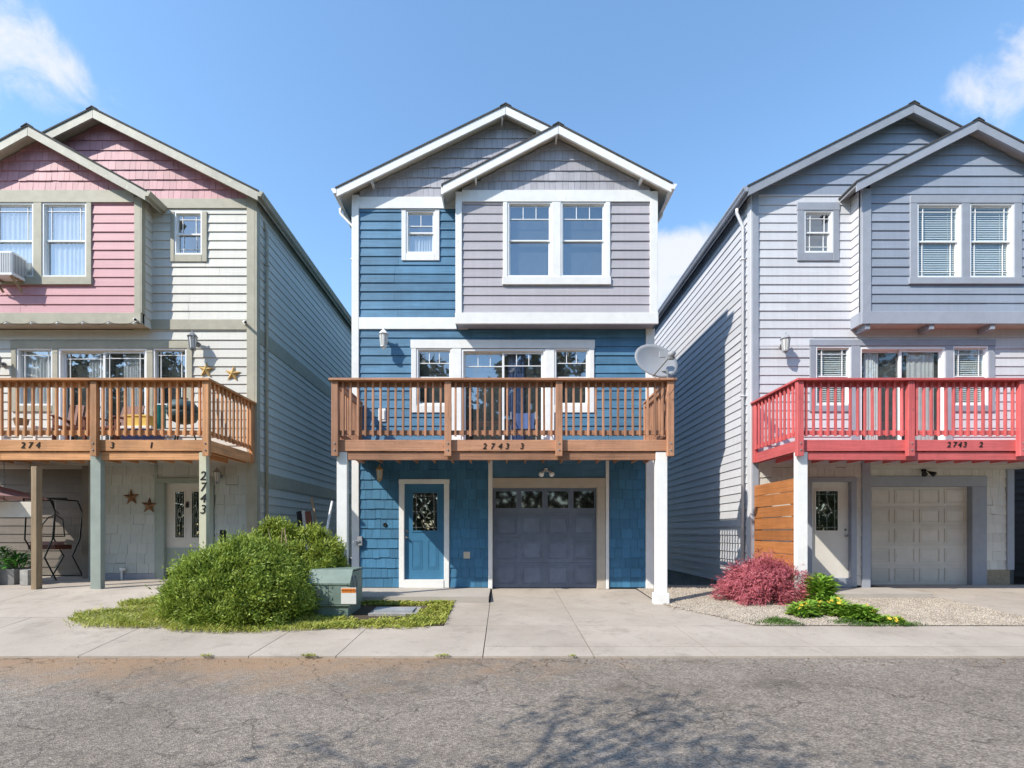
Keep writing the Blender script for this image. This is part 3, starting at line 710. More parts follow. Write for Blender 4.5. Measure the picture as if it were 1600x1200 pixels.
GRAVEL = [g(1027, 938), g(1088, 979), (9.0, -3.37), (9.05, -1.25), (6.2, .0), (3.42, .0)]
bed('gravel_bed', M['gravelbed'], [(3.06, -1.62), (4.10, WALK_Y-.02), (9.08, WALK_Y-.02), (9.08, -.02), (3.06, -.02)], .012)
sheet('gravel_path', M['gravelbed'], 3.40, 5.80, -.03, 13, 0, 4, 14, lambda x, y: gz(x, y)+.008)
sheet('passage_ground', M['soil'], -5.78, -3.45, -.12, 13, 0, 4, 14, lambda x, y: gz(x, -.0)-.02-.06*max(0, y))
bed('planting_bed', M['soil'], [(-5.5, WALK_Y-.1), (-.98, WALK_Y), (-.98, -1.58), (-5.5, -1.58)], .01)
tri = bed('driveway_slab', M['concrete'], [(3.044, -1.50), (3.044, WALK_Y+.004), (4.16, WALK_Y+.004)], 0, kind=None, sub=.5)
tri.parent = walk; tri.matrix_parent_inverse = WM[walk.name].inverted()

# ================================================================== MIDDLE HOUSE (blue)
def cutout(x0, x1, z0, z1): return (x0+.004, x1-.004, z0+.004, z1-.004)
GRP_H = 'three-storey houses side by side along the street'
BY = -.30                                    # bay projection
def middle_house():
    H = thing('house', (0, 0, 0), 'blue three-storey house with white trim, lilac-grey bay and brown balcony', 'house', GRP_H)
    w, blue = M['white'], M['blue']
    XL, XR = -3.5, 3.46
    px, pz, sl = .044, 10.97, .488
    bx, bz, bs = 1.199, 10.285, .521
    BL, BR = X(712, BY), X(1027, BY)
    # inner walls (core) with gable; they stand behind the boards
    MB().prism([(XL+.02, -1.1), (XR-.02, -1.1), (XR-.02, pz-sl*(XR-px)-.13), (px, pz-.14), (XL+.02, pz-sl*(px-XL)-.13)], .13, 12).build('wall', M['interior'], H)
    box('side_wall', blue, H, XL, XL+.019, .0, 12, -.2, pz-sl*(px-XL)-.14); box('side_wall', blue, H, XR-.019, XR, .0, 12, -.2, pz-sl*(XR-px)-.14)
    box('foundation', M['foundation'], H, XL-.01, XR+.01, .131, 12.01, -1.1, -.2)
    # ---- third floor, left of bay
    zb = Z(327); zt = Z(309)
    sw = window(H, X(635), X(680), Z(397), Z(330), 0, grid=(2, .28), dress='half', trim=(w, (X(635)-X(628), X(687)-X(680), .001, Z(397)-Z(408))))
    hol = [cutout(X(635), X(680), Z(397), Z(330))]
    siding(H, blue, X(562), BL, Z(497), zb, holes=hol)
    cbox('frieze_board', w, H, X(561), BL+.05, -.04, .0, zb, zt)
    cbox('belly_band', w, H, X(561), BL+.25, -.045, .0, Z(515), Z(497))
    cbox('corner_board', w, H, XL, X(561.5), -.05, .02, .03, pz-sl*(px-XL)-.16)
    # ---- second floor
    z2b = 2.95
    wl = (X(651), X(706), Z(634), Z(545)); wr = (X(866), X(920), Z(634), Z(545)); sd = (X(721), X(852), Z(690, -.0), Z(546))
    hol = [cutout(*wl), cutout(*wr), cutout(sd[0], sd[1], 3.11, sd[3])]
    siding(H, blue, X(562), X(1008), z2b, Z(515), holes=hol)
    window(H, *wl, 0, grid=(3, .27), trim=(w, (X(651)-X(643), 0, 0, Z(634)-Z(645))), split=True)
    window(H, *wr, 0, grid=(3, .27), trim=(w, (0, X(928)-X(920), 0, Z(634)-Z(645))), split=True)
    cbox('door_trim', w, H, wl[1]+.001, sd[0]-.001, -.045, 0, 3.11, Z(545.5)); cbox('door_trim', w, H, sd[1]+.001, wr[0]-.001, -.045, 0, 3.11, Z(545.5))
    cbox('window_header', w, H, X(642), X(929), -.05, 0, Z(545), Z(532))
    sliding_door(H, sd[0], sd[1], 3.11, sd[3], 0, M['vinyl'], grid=.28, dress=(None, (.1, .55, M['bluecloth'])))
    cbox('corner_board', w, H, X(1008.5), XR, -.05, .02, 0.0, Z(505))
    # ---- bay
    y = BY
    MB().prism([(BL+.02, Z(507, y)+.05), (BR-.02, Z(507, y)+.05), (BR-.02, bz-bs*(BR-bx)-.14), (bx, bz-.15), (BL+.02, bz-bs*(bx-BL)-.14)], y+.13, .2).build('bay_wall', M['interior'], H)
    box('bay_side', blue, H, BL, BL+.019, y, .0, Z(507, y), bz-bs*(bx-BL)-.14); box('bay_side', blue, H, BR-.019, BR, y, .0, Z(507, y), bz-bs*(BR-bx)-.14)
    box('bay_soffit', M['slate'], H, BL+.02, BR-.02, y, .0, Z(507, y)+.02, Z(507, y)+.045)
    w1 = (X(793, y), X(862, y), Z(434, y), Z(317, y)); w2 = (X(876, y), X(946, y), Z(434, y), Z(317, y))
    hol = [cutout(*w1), cutout(*w2)]
    siding(H, M['lilac'], X(722, y), X(1015, y), Z(490, y), Z(317, y), off=y, holes=hol)
    for q, ex in ((w1, (X(793, y)-X(786, y), 0)), (w2, (0, X(953, y)-X(946, y)))):
        window(H, *q, y, grid=(3, .30), trim=(w, (ex[0], ex[1], 0, 0)))
    cbox('window_mullion', w, H, w1[1]+.001, w2[0]-.001, y-.045, y, w1[2], w1[3])
    cbox('window_sill', w, H, X(785, y), X(954, y), y-.06, y, Z(446, y), Z(434, y)-.001)
    cbox('frieze_board', w, H, X(722, y), X(1015, y), y-.05, y, Z(317, y)+.001, Z(299, y))
    cbox('bay_base_board', w, H, BL-.01, BR+.01, y-.055, y, Z(507, y), Z(490, y))
    ztl = bz-bs*(bx-BL)-.16; ztr = bz-bs*(BR-bx)-.16
    cbox('corner_board', w, H, BL, X(722, y), y-.05, y+.02, Z(490, y)+.001, ztl); cbox('corner_board', w, H, X(1015, y), BR, y-.05, y+.02, Z(490, y)+.001, ztr)
    # ---- gables in shingles
    def roofclip(cx, cz, s, d): return [(s, 1, cz-d+s*cx), (-s, 1, cz-d-s*cx)]
    bayline = lambda u: bz-bs*abs(u-bx)-.35
    main = shingle_polys(X(562), XR-.1, zt, pz, clip=roofclip(px, pz, sl, .14), w=(.11, .17), keep=lambda P: max(z for u, z in P) > bayline(sum(u for u, z in P)/len(P)) or sum(u for u, z in P)/len(P) < BL+.2)
    bay = shingle_polys(X(722, y), X(1015, y), Z(299, y), bz, clip=roofclip(bx, bz, bs, .15), w=(.11, .17))
    # ---- ground floor
    zt0 = 2.96; zg = .035
    gd = (X(771), X(933), 0.0, Z(762))
    hol = [(X(627), X(699), -1, Z(751)), (X(763.5), X(950), -1, 5)]
    grd = shingle_polys(X(562), X(1008), zg, zt0, holes=hol, w=(.13, .25))
    shingles(H, [(M['lilac_sh'], 0, main), (M['lilac_sh'], y, bay), (M['blue_sh'], 0, grd)])
    box('header_panel', M['blue'], H, X(769.5), X(946), -.012, .02, Z(747)+.001, zt0)
    # entry door
    d0, d1 = X(632), X(694)
    entry_door(H, d0, d1, Z(905), Z(756.5), .03, M['blue_door'], [(X(645), X(683), Z(829), Z(770))], [(X(643), X(659), Z(889), Z(844)), (X(668), X(684), Z(889), Z(844))], handle_x=X(635.5))
    cbox('door_trim', w, H, X(624), d0-.001, -.045, .03, .03, Z(756)); cbox('door_trim', w, H, d1+.001, X(702), -.045, .03, .03, Z(756))
    cbox('door_trim', w, H, X(623.5), X(702.5), -.05, .03, Z(756)+.001, Z(749)); cbox('door_threshold', w, H, d0, d1, -.06, .03, .026, Z(905.5))
    # garage
    garage_door(H, gd[0]-.01, gd[1]+.01, .012, gd[3], .10, M['navy'], 4, [0, 1, 2], win=True)
    box('wall_panel', M['interior'], H, X(764), X(950), .126, .129, 0, zt0)
    cbox('garage_trim', w, H, X(763), X(769.5), -.05, .125, .0, zt0)
    cbox('garage_trim', M['beige'], H, X(769.6), X(946), -.04, .125, gd[3], Z(747)); cbox('garage_trim', M['beige'], H, gd[1], X(945.5), -.035, .125, 0.0, gd[3]-.001)
    cbox('garage_trim', w, H, X(946)+.001, X(951), -.05, .125, 0.0, zt0)
    # roofs
    gable_roof(H, px, pz, X(527, -.22), 3.66, -.22, 12.3, sl, w, M['soffit_w'], gut=w, lookouts=(px-.08, px+.72, -3.0))
    gable_roof(H, bx, bz, X(692, -.52), X(1048, -.52), -.52, 1.2, bs, w, M['soffit_w'], gut=w, lookouts=(bx-.03, -.62, 3.05), gut_sides=(0, 1), name='bay_roof', ovl=.28)
    box('eave_fascia', w, H, X(689, -.52), X(691.5, -.52), -.52, .0, bz-bs*(bx-X(692, -.52))-.20, bz-bs*(bx-X(692, -.52))-.05)
    downspout(H, w, -3.86, -3.56, .25, 8.95, .2, -1); downspout(H, w, 3.74, 3.53, .25, 8.90, .1, 1)
    # small fixtures
    MB().box(X(592), X(603), -.05, .0, Z(659), Z(639)).box(X(593.5), X(601.5), -.065, -.05, Z(656), Z(642)).build('outlet_box', w, H)
    MB().box(X(724.5), X(734.5), -.035, .0, Z(872.5), Z(862)).box(X(727), X(729), -.04, -.035, Z(870), Z(864.5)).box(X(730.5), X(732.5), -.04, -.035, Z(870), Z(864.5)).build('power_outlet', M['beige'], H)
    MB().lathe([(.045,0),(.045,-.02),(.03,-.03)], (X(602), -.02, Z(820)), 14, 'y').build('doorbell', M['black'], H, True)
    MB().box(X(559), X(567), -.09, -.0, Z(852), Z(838)).tube([(X(562), -.1, Z(845)), (X(556), -.13, Z(845)), (X(555), -.14, Z(849))], .014).lathe([(.03,0),(.03,-.015)], (X(562), -.10, Z(845)), 10, 'y').build('hose_tap', M['pewter'], H)
    return H
middle_house()

# ================================================================== RIGHT HOUSE (pale lavender and slate)
def right_house():
    H = thing('house', (9.2, 0, 0), 'pale lavender three-storey house with slate-blue bay and red balcony', 'house', GRP_H)
    s, pl = M['slate'], M['paleg']; v = M['vinyl']
    XL, XR = X(1174), 12.75
    px, pz, sl = 9.255, 11.02, .502
    bx, bz, bs = 10.41, 10.385, .511
    y = BY; BL, BR = X(1345, y), 12.62
    MB().prism([(XL+.02, 2.9), (XR-.02, 2.9), (XR-.02, pz-sl*(XR-px)-.14), (px, pz-.14), (XL+.02, pz-sl*(px-XL)-.14)], .13, 12).build('wall', M['interior'], H)
    MB().box(XL+.02, X(1358)-.02, .13, 12, -1.1, 2.9).box(X(1358)-.02, XR-.02, .88, 11.99, -1.1, 2.899).build('ground_floor_wall', M['interior'], H)
    box('foundation', M['foundation'], H, XL+.03, X(1358), .12, 12.02, -1.1, .06)
    # left flank, seen in the passage
    zeL = pz-sl*(px-XL)-.17
    siding(H, pl, -12, -.05, 0.02, zeL-.16, side='left', off=XL, pitch=.2035)
    box('frieze_board', s, H, XL-.035, XL, .02, 12, zeL-.16, zeL)
    cbox('corner_board', pl, H, XL-.04, XL+.0, -.045, .11, -.05, zeL-.001)
    cbox('corner_board', s, H, XL+.001, X(1184), -.05, .02, -.05, zeL+.07)
    box('passage_skirt', M['foundation'], H, XL+.002, XL+.03, -.0, 12, -1.1, .02)
    # ---- third floor
    sw = (X(1255), X(1300), Z(396), Z(330))
    siding(H, pl, X(1184), BL+.05, Z(541), Z(305), holes=[cutout(*sw), (X(1264), 14, 0, Z(532.5))])
    window(H, *sw, 0, grid='prairie', lower_grid=True, trim=(s, (X(1255)-X(1244.5), X(1309.5)-X(1300), Z(318)-Z(330), Z(396)-Z(408.5))))
    siding(H, pl, BL+.05, XR-.1, Z(541), Z(510), holes=[(X(1264), X(1552), 0, Z(532.5))])
    # ---- second floor
    wl = (X(1273), X(1328), Z(634), Z(541.5)); wr = (X(1487), X(1542), Z(634), Z(541.5)); sd = (X(1342), X(1475), 3.11, Z(543))
    siding(H, pl, X(1184), XR-.1, 2.9, Z(541), holes=[cutout(*wl), cutout(*wr), cutout(*sd)])
    window(H, *wl, 0, dress='blinds', glass='glass_clear', trim=(s, (X(1273)-X(1264), 0, 0, .14))); window(H, *wr, 0, dress='blinds', glass='glass_clear', trim=(s, (0, X(1552)-X(1542), 0, .14)))
    cbox('window_header', s, H, X(1263), X(1553), -.05, 0, Z(541), Z(531.5))
    cbox('door_trim', s, H, wl[1]+.001, sd[0]-.001, -.045, 0, 3.11, Z(541)-.001); cbox('door_trim', s, H, sd[1]+.001, wr[0]-.001, -.045, 0, 3.11, Z(541)-.001)
    sliding_door(H, *sd, 0, M['vinyl'], glass='glass_clear', dress=((.1, .5, M['cloth_w']), (.2, .95, M['cloth_w'])))
    # ---- bay
    MB().prism([(BL+.02, Z(507, y)+.05), (BR-.02, Z(507, y)+.05), (BR-.02, bz-bs*(BR-bx)-.14), (bx, bz-.15), (BL+.02, bz-bs*(bx-BL)-.14)], y+.13, .2).build('bay_wall', M['interior'], H)
    w1 = (X(1431, y), X(1500, y), Z(435, y), Z(319, y)); w2 = (X(1513, y), X(1582, y), Z(435, y), Z(319, y))
    ztl = bz-bs*(bx-BL)-.16; ztr = bz-bs*(BR-bx)-.16
    def roofclip(cx, cz, q, d): return [(q, 1, cz-d+q*cx), (-q, 1, cz-d-q*cx)]
    siding(H, M['slate_sd'], X(1359, y), BR-.15, Z(488, y), Z(292, y), off=y, holes=[cutout(*w1), cutout(*w2)], clip=roofclip(bx, bz, bs, .15))
    siding(H, M['slate_sd'], X(1359, y), BR-.15, Z(292, y), bz, off=y, pitch=.235, clip=roofclip(bx, bz, bs, .15), name='gable_board')
    for q, ex in ((w1, (X(1431, y)-X(1420, y), 0)), (w2, (0, X(1594, y)-X(1582, y)))):
        window(H, *q, y, dress='blinds', glass='glass_clear', trim=(s, (ex[0], ex[1], 0, 0)), lower_grid=True)
    cbox('window_mullion', s, H, w1[1]+.001, w2[0]-.001, y-.045, y, w1[2], w1[3])
    cbox('window_header', s, H, X(1420, y), X(1594, y), y-.05, y, Z(319, y)+.001, Z(307, y)); cbox('window_sill', s, H, X(1418, y), X(1596, y), y-.06, y, Z(445, y), Z(435, y)-.001)
    cbox('corner_board', s, H, BL, X(1359, y), y-.05, y+.02, Z(488, y)+.001, ztl); cbox('corner_board', s, H, BR-.15, BR, y-.05, y+.02, Z(488, y)+.001, ztr)
    cbox('bay_base_board', s, H, BL-.012, BR+.012, y-.055, y, Z(507, y), Z(488, y))
    siding(H, pl, -.0, .25, Z(505, y), ztl, side='left', off=BL)
    box('bay_base_return', s, H, BL-.03, BL, y, .0, Z(507, y), Z(488, y))
    box('bay_soffit', M['soffit'], H, BL+.02, BR-.02, y, .0, Z(507, y)+.02, Z(507, y)+.045)
    for bpx in (1355, 1455, 1550):
        xx = X(bpx, y); MB().prism([(xx-.05, Z(507, y)+.02), (xx-.05, Z(507, y)-.11), (xx+.05, Z(507, y)-.11), (xx+.05, Z(507, y)+.02)][::1], y-.02, -.03).build('bracket', s, H)
    # ---- main gable boards
    siding(H, M['slate_sd'], X(1184), XR-.1, Z(305), pz, pitch=.235, clip=roofclip(px, pz, sl, .14), name='gable_board')
    # ---- ground floor: entry flush, garage set back
    zt0 = 2.95
    d = (X(1267.5), X(1328), Z(903), Z(753))
    e = shingle_polys(X(1184), X(1345), .08, zt0, holes=[(X(1262), X(1335.5), -1, Z(746))], w=(.14, .25))
    yg = .75
    rg = shingle_polys(X(1540, yg), X(1571, yg), Z(890, yg), zt0, w=(.14, .25)); tp = shingle_polys(X(1352, yg), X(1540, yg), Z(745, yg), zt0, w=(.14, .25))
    shingles(H, [(M['ivory_sh'], 0, e), (M['ivory_sh'], yg, rg+tp)])
    entry_door(H, *d, .05, M['ivory'], [(X(1276.5), X(1311), Z(829), Z(767))], [], handle_x=X(1323))
    cbox('door_trim', s, H, X(1260), d[0]-.001, -.045, .05, .05, d[3]); cbox('door_trim', s, H, d[1]+.001, X(1337), -.045, .05, .05, d[3])
    cbox('door_trim', s, H, X(1259.5), X(1337.5), -.05, .05, d[3]+.001, Z(746)); cbox('door_threshold', s, H, d[0], d[1], -.05, .05, .035, d[2]-.001)
    cbox('corner_board', s, H, X(1345), X(1358), -.05, .12, .0, zt0)
    box('inner_return', pl, H, X(1358)-.02, X(1358), .12, .75, .0, zt0)
    g_ = (X(1360, yg), X(1517, yg), .0, Z(760, yg))
    garage_door(H, *g_, yg+.10, M['putty'], 4, [0, 1, 2, 3, 4])
    cbox('garage_trim', s, H, g_[0]-.30, g_[0], yg-.04, yg+.12, 0, g_[3]); cbox('garage_trim', s, H, g_[1], X(1540, yg), yg-.04, yg+.12, 0, g_[3])
    cbox('garage_trim', s, H, g_[0]-.30, X(1540, yg), yg-.045, yg+.12, g_[3]+.001, Z(744, yg))
    cbox('corner_board', s, H, X(1571, yg), X(1582, yg), yg-.05, yg+.1, Z(890, yg), zt0)
    box('foundation_block', paint_tan, H, X(1540, yg)+.002, X(1576, yg), yg-.03, yg+.1, -.1, Z(890, yg)-.003)
    box('porch_ceiling', M['soffit'], H, X(1358), XR-.05, -.0, .76, 2.86, 2.899)
    # roofs
    gable_roof(H, px, pz, X(1168, -.22), 12.98, -.22, 12.3, sl, s, M['soffit_g'], gut=s, board=.20)
    gable_roof(H, bx, bz, X(1337, -.52), 13.0, -.52, 1.2, bs, s, M['soffit_g'], gut=s, gut_sides=(0, 1), name='bay_roof', board=.2)
    downspout(H, pl, X(1162, -.1), XL-.09, .22, 8.93, .1, -1)
    for yy in (1.2, 2.6, 4.0): box('soffit_vent', M['black'], H, XL-.28, XL-.12, yy, yy+.22, pz-sl*(px-XL+.2)-.135, pz-sl*(px-XL+.2)-.115)
    MB().box(X(1162, .3), X(1170, .3), .25, .35, Z(870, .3), Z(786, .3)).tube([(X(1158, .3), .3, Z(803, .3)), (X(1163, .3), .3, Z(803, .3))], .03).build('meter_conduit', M['grey_metal'], H)
    return H
paint_tan = paint('tan_foundation_block', (.30,.25,.18), rough=.9, var=.15, grain=(15,15,15), bump=.4)
right_house()

# ================================================================== PINK HOUSE
def pink_house():
    H = thing('house', (-9.2, 0, .2), 'pink and cream three-storey house with taupe trim and honey-coloured balcony', 'house', GRP_H)
    t, cr = M['taupe'], M['cream']
    XR, XL = X(400), -12.75
    px, pz, sl = -9.284, 10.903, .50
    bx, bz, bs = -10.453, 10.258, .551
    y = BY; BR, BL = X(222, y), -12.6
    MB().prism([(XL+.02, 2.9), (XR-.02, 2.9), (XR-.02, pz-sl*(XR-px)-.14), (px, pz-.14), (XL+.02, pz-sl*(px-XL)-.14)], .13, 12).build('wall', M['interior'], H)
    MB().box(X(141)+.02, XR-.02, .13, 12, -1.1, 2.9).box(XL+.02, X(141)+.02, .88, 11.99, -1.1, 2.899).build('ground_floor_wall', M['interior'], H)
    zeR = pz-sl*(XR-px)-.17
    # right flank in the passage: two smooth bands between courses
    for a, b in ((.35, Z(757)), (Z(735), Z(533)), (Z(510), zeR-.15)): siding(H, cr, .06, 12, a, b, side='right', off=XR)
    for a, b in ((Z(757), Z(735)), (Z(533), Z(510))): box('belly_band', t, H, XR, XR+.035, .06, 12, a, b)
    box('frieze_board', t, H, XR, XR+.035, .06, 12, zeR-.15, zeR); box('foundation', M['foundation'], H, X(141), XR+.002, .14, 12.02, -1.1, .345)
    cbox('corner_board', t, H, X(387), XR-.001, -.05, .02, .2, zeR+.07); box('corner_board', t, H, XR, XR+.045, -.05, .10, .2, zeR-.001)
    # ---- third floor right of bay
    sw = (X(274), X(317), Z(399), Z(332))
    siding(H, cr, BR-.1, X(387), Z(500), Z(327), holes=[cutout(*sw)])
    window(H, *sw, 0, grid='prairie', lower_grid=True, trim=(t, (X(274)-X(268), X(325)-X(317), 0, Z(399)-Z(410))))
    cbox('frieze_board', t, H, BR-.1, X(387)-.001, -.045, 0, Z(327)+.001, Z(312))
    cbox('belly_band', t, H, BR-.4, X(387)-.001, -.045, 0, Z(516), Z(500)-.001)
    # ---- second floor
    wl = (X(28), X(84), Z(634), Z(545)); wr = (X(241), X(293), Z(634), Z(545)); sd = (X(93), X(231), 3.11, Z(545))
    siding(H, cr, XL+.1, X(387), 2.9, Z(516), holes=[cutout(*wl), cutout(*wr), cutout(*sd)])
    cbox('window_header', t, H, X(19), X(303), -.05, 0, Z(545)+.001, Z(534))
    window(H, *wl, 0, dress='curtain', split=False, trim=(t, (X(28)-X(20), 0, 0, .14))); window(H, *wr, 0, split=False, trim=(t, (0, X(302)-X(293), 0, .14)))
    cbox('door_trim', t, H, wl[1]+.001, sd[0]-.001, -.045, 0, 3.11, Z(545)); cbox('door_trim', t, H, sd[1]+.001, wr[0]-.001, -.045, 0, 3.11, Z(545))
    sliding_door(H, *sd, 0, M['vinyl'], prairie=True, glass='glass', dress=((.55, .95, M['cloth_w']), (.4, .8, M['cloth_w'])))
    # ---- bay
    MB().prism([(BL+.02, Z(507, y)+.05), (BR-.02, Z(507, y)+.05), (BR-.02, bz-bs*(BR-bx)-.14), (bx, bz-.15), (BL+.02, bz-bs*(bx-BL)-.14)], y+.13, .2).build('bay_wall', M['interior'], H)
    w2 = (X(68, y), X(137, y), Z(434, y), Z(318, y)); w1 = (X(-14, y), X(54.5, y), Z(434, y), Z(318, y))
    siding(H, M['pink'], BL+.15, X(212, y), Z(490, y), Z(318, y), off=y, holes=[cutout(*w1), cutout(*w2)])
    window(H, *w1, y, dress='curtain', trim=(t, (.15, 0, 0, 0))); window(H, *w2, y, dress='curtain', trim=(t, (0, X(145, y)-X(137, y), 0, 0)))
    cbox('window_mullion', t, H, w1[1]+.001, w2[0]-.001, y-.045, y, w1[2], w1[3]); cbox('window_sill', t, H, w1[0]-.2, X(146, y), y-.06, y, Z(446, y), w1[2]-.001)
    cbox('frieze_board', t, H, BL+.1, X(212, y)-.001, y-.05, y, Z(318, y)+.001, Z(299, y)); cbox('bay_base_board', t, H, BL-.01, BR+.012, y-.055, y, Z(507, y), Z(490, y)-.001)
    ztr = bz-bs*(BR-bx)-.16; ztl = bz-bs*(bx-BL)-.16
    cbox('corner_board', t, H, X(212, y), BR, y-.05, y+.02, Z(490, y), ztr); cbox('corner_board', t, H, BL, BL+.15, y-.05, y+.02, Z(490, y), ztl)
    siding(H, cr, y+.06, 0, Z(507, y), ztr, side='right', off=BR); box('bay_corner_return', t, H, BR, BR+.03, y-.05, y+.06, Z(490, y), ztr)
    box('bay_soffit', M['soffit'], H, BL+.02, BR-.02, y, .0, Z(507, y)+.02, Z(507, y)+.045)
    def roofclip(cx, cz, q, d): return [(q, 1, cz-d+q*cx), (-q, 1, cz-d-q*cx)]
    bayline = lambda u: bz-bs*abs(u-bx)-.35
    main = shingle_polys(XL+.1, X(387), Z(312), pz, clip=roofclip(px, pz, sl, .14), w=(.11, .18), keep=lambda P: max(z for u, z in P) > bayline(sum(u for u, z in P)/len(P)))
    bay = shingle_polys(BL+.12, X(212, y), Z(299, y), bz, clip=roofclip(bx, bz, bs, .15), w=(.11, .18))
    # ---- ground floor
    zt0 = 2.95; yg = .75
    d = (X(258), X(325), Z(893), Z(755))
    grd = shingle_polys(X(163), X(392), .36, zt0, holes=[(X(247), X(336), -1, Z(748))], w=(.19, .33))
    shingles(H, [(M['pink_sh'], 0, main), (M['pink_sh'], y, bay), (M['sage_sh'], 0, grd)])
    siding(H, M['taupe_shaded'], XL+.1, X(141)-.3, .25, zt0, off=yg)
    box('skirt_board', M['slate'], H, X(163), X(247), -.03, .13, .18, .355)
    cbox('corner_board', M['sage'], H, X(141), X(163), -.05, .13, .18, zt0); box('inner_return', M['taupe_shaded'], H, X(141)-.3, X(141)-.001, .13, .87, .18, zt0)
    cbox('corner_board', M['sage'], H, X(242.5), X(247), -.03, .0, .2, zt0)
    cbox('door_trim', M['sage'], H, X(247), d[0]-.001, -.045, .05, .2, d[3]); cbox('door_trim', M['sage'], H, d[1]+.001, X(335), -.045, .05, .2, d[3]); cbox('door_trim', M['sage'], H, X(246.5), X(335.5), -.05, .05, d[3]+.001, Z(747))
    entry_door(H, *d, .05, M['ivory'], [(X(272), X(286), Z(840), Z(768)), (X(298), X(312), Z(840), Z(768))], [])
    MB().box(d[0], d[1], .035, .0499, d[2], Z(856)).build('kick_panel', M['sage'], H)
    MB().lathe([(.02,0),(.02,-.02)], (X(291.5), .05, Z(785)), 10, 'y').box(X(290), X(293), .0, .05, Z(793), Z(786)).build('door_knocker', M['black'], H)
    box('porch_ceiling', M['soffit'], H, XL+.05, X(141)-.02, -.0, .76, 2.86, 2.899)
    # roofs
    gable_roof(H, px, pz, -12.98, X(404, -.22), -.22, 12.3, sl, M['taupe_peel'], M['soffit'], gut=M['taupe'], board=.20)
    gable_roof(H, bx, bz, -13.1, X(229, -.52), -.52, 1.2, bs, M['taupe_peel'], M['soffit'], gut=M['taupe'], gut_sides=(0, 1), name='bay_roof', board=.2)
    downspout(H, t, X(412, .4), XR+.08, .35, 8.86, .5, 1)
    MB().tube([(X(193.5), -.06, .2), (X(193.5), -.06, Z(888))], .022).box(X(192), X(199), -.1, -.03, Z(891), Z(887)).build('water_pipe', M['white'], H)
    return H
pink_house()

# ================================================================== neighbour at the far right, only its flank shows
def fourth_house():
    H = thing('house', (18.5, 0, 0), 'dark grey sided house whose flank shows at the right edge beside the putty garage', 'house', GRP_H)
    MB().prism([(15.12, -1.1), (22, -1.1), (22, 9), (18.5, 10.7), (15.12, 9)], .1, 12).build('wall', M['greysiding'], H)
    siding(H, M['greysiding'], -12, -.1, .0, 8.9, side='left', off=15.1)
    gable_roof(H, 18.5, 10.95, 14.8, 22.3, -.3, 12.3, .5, M['slate'], M['soffit_g'])
fourth_house()

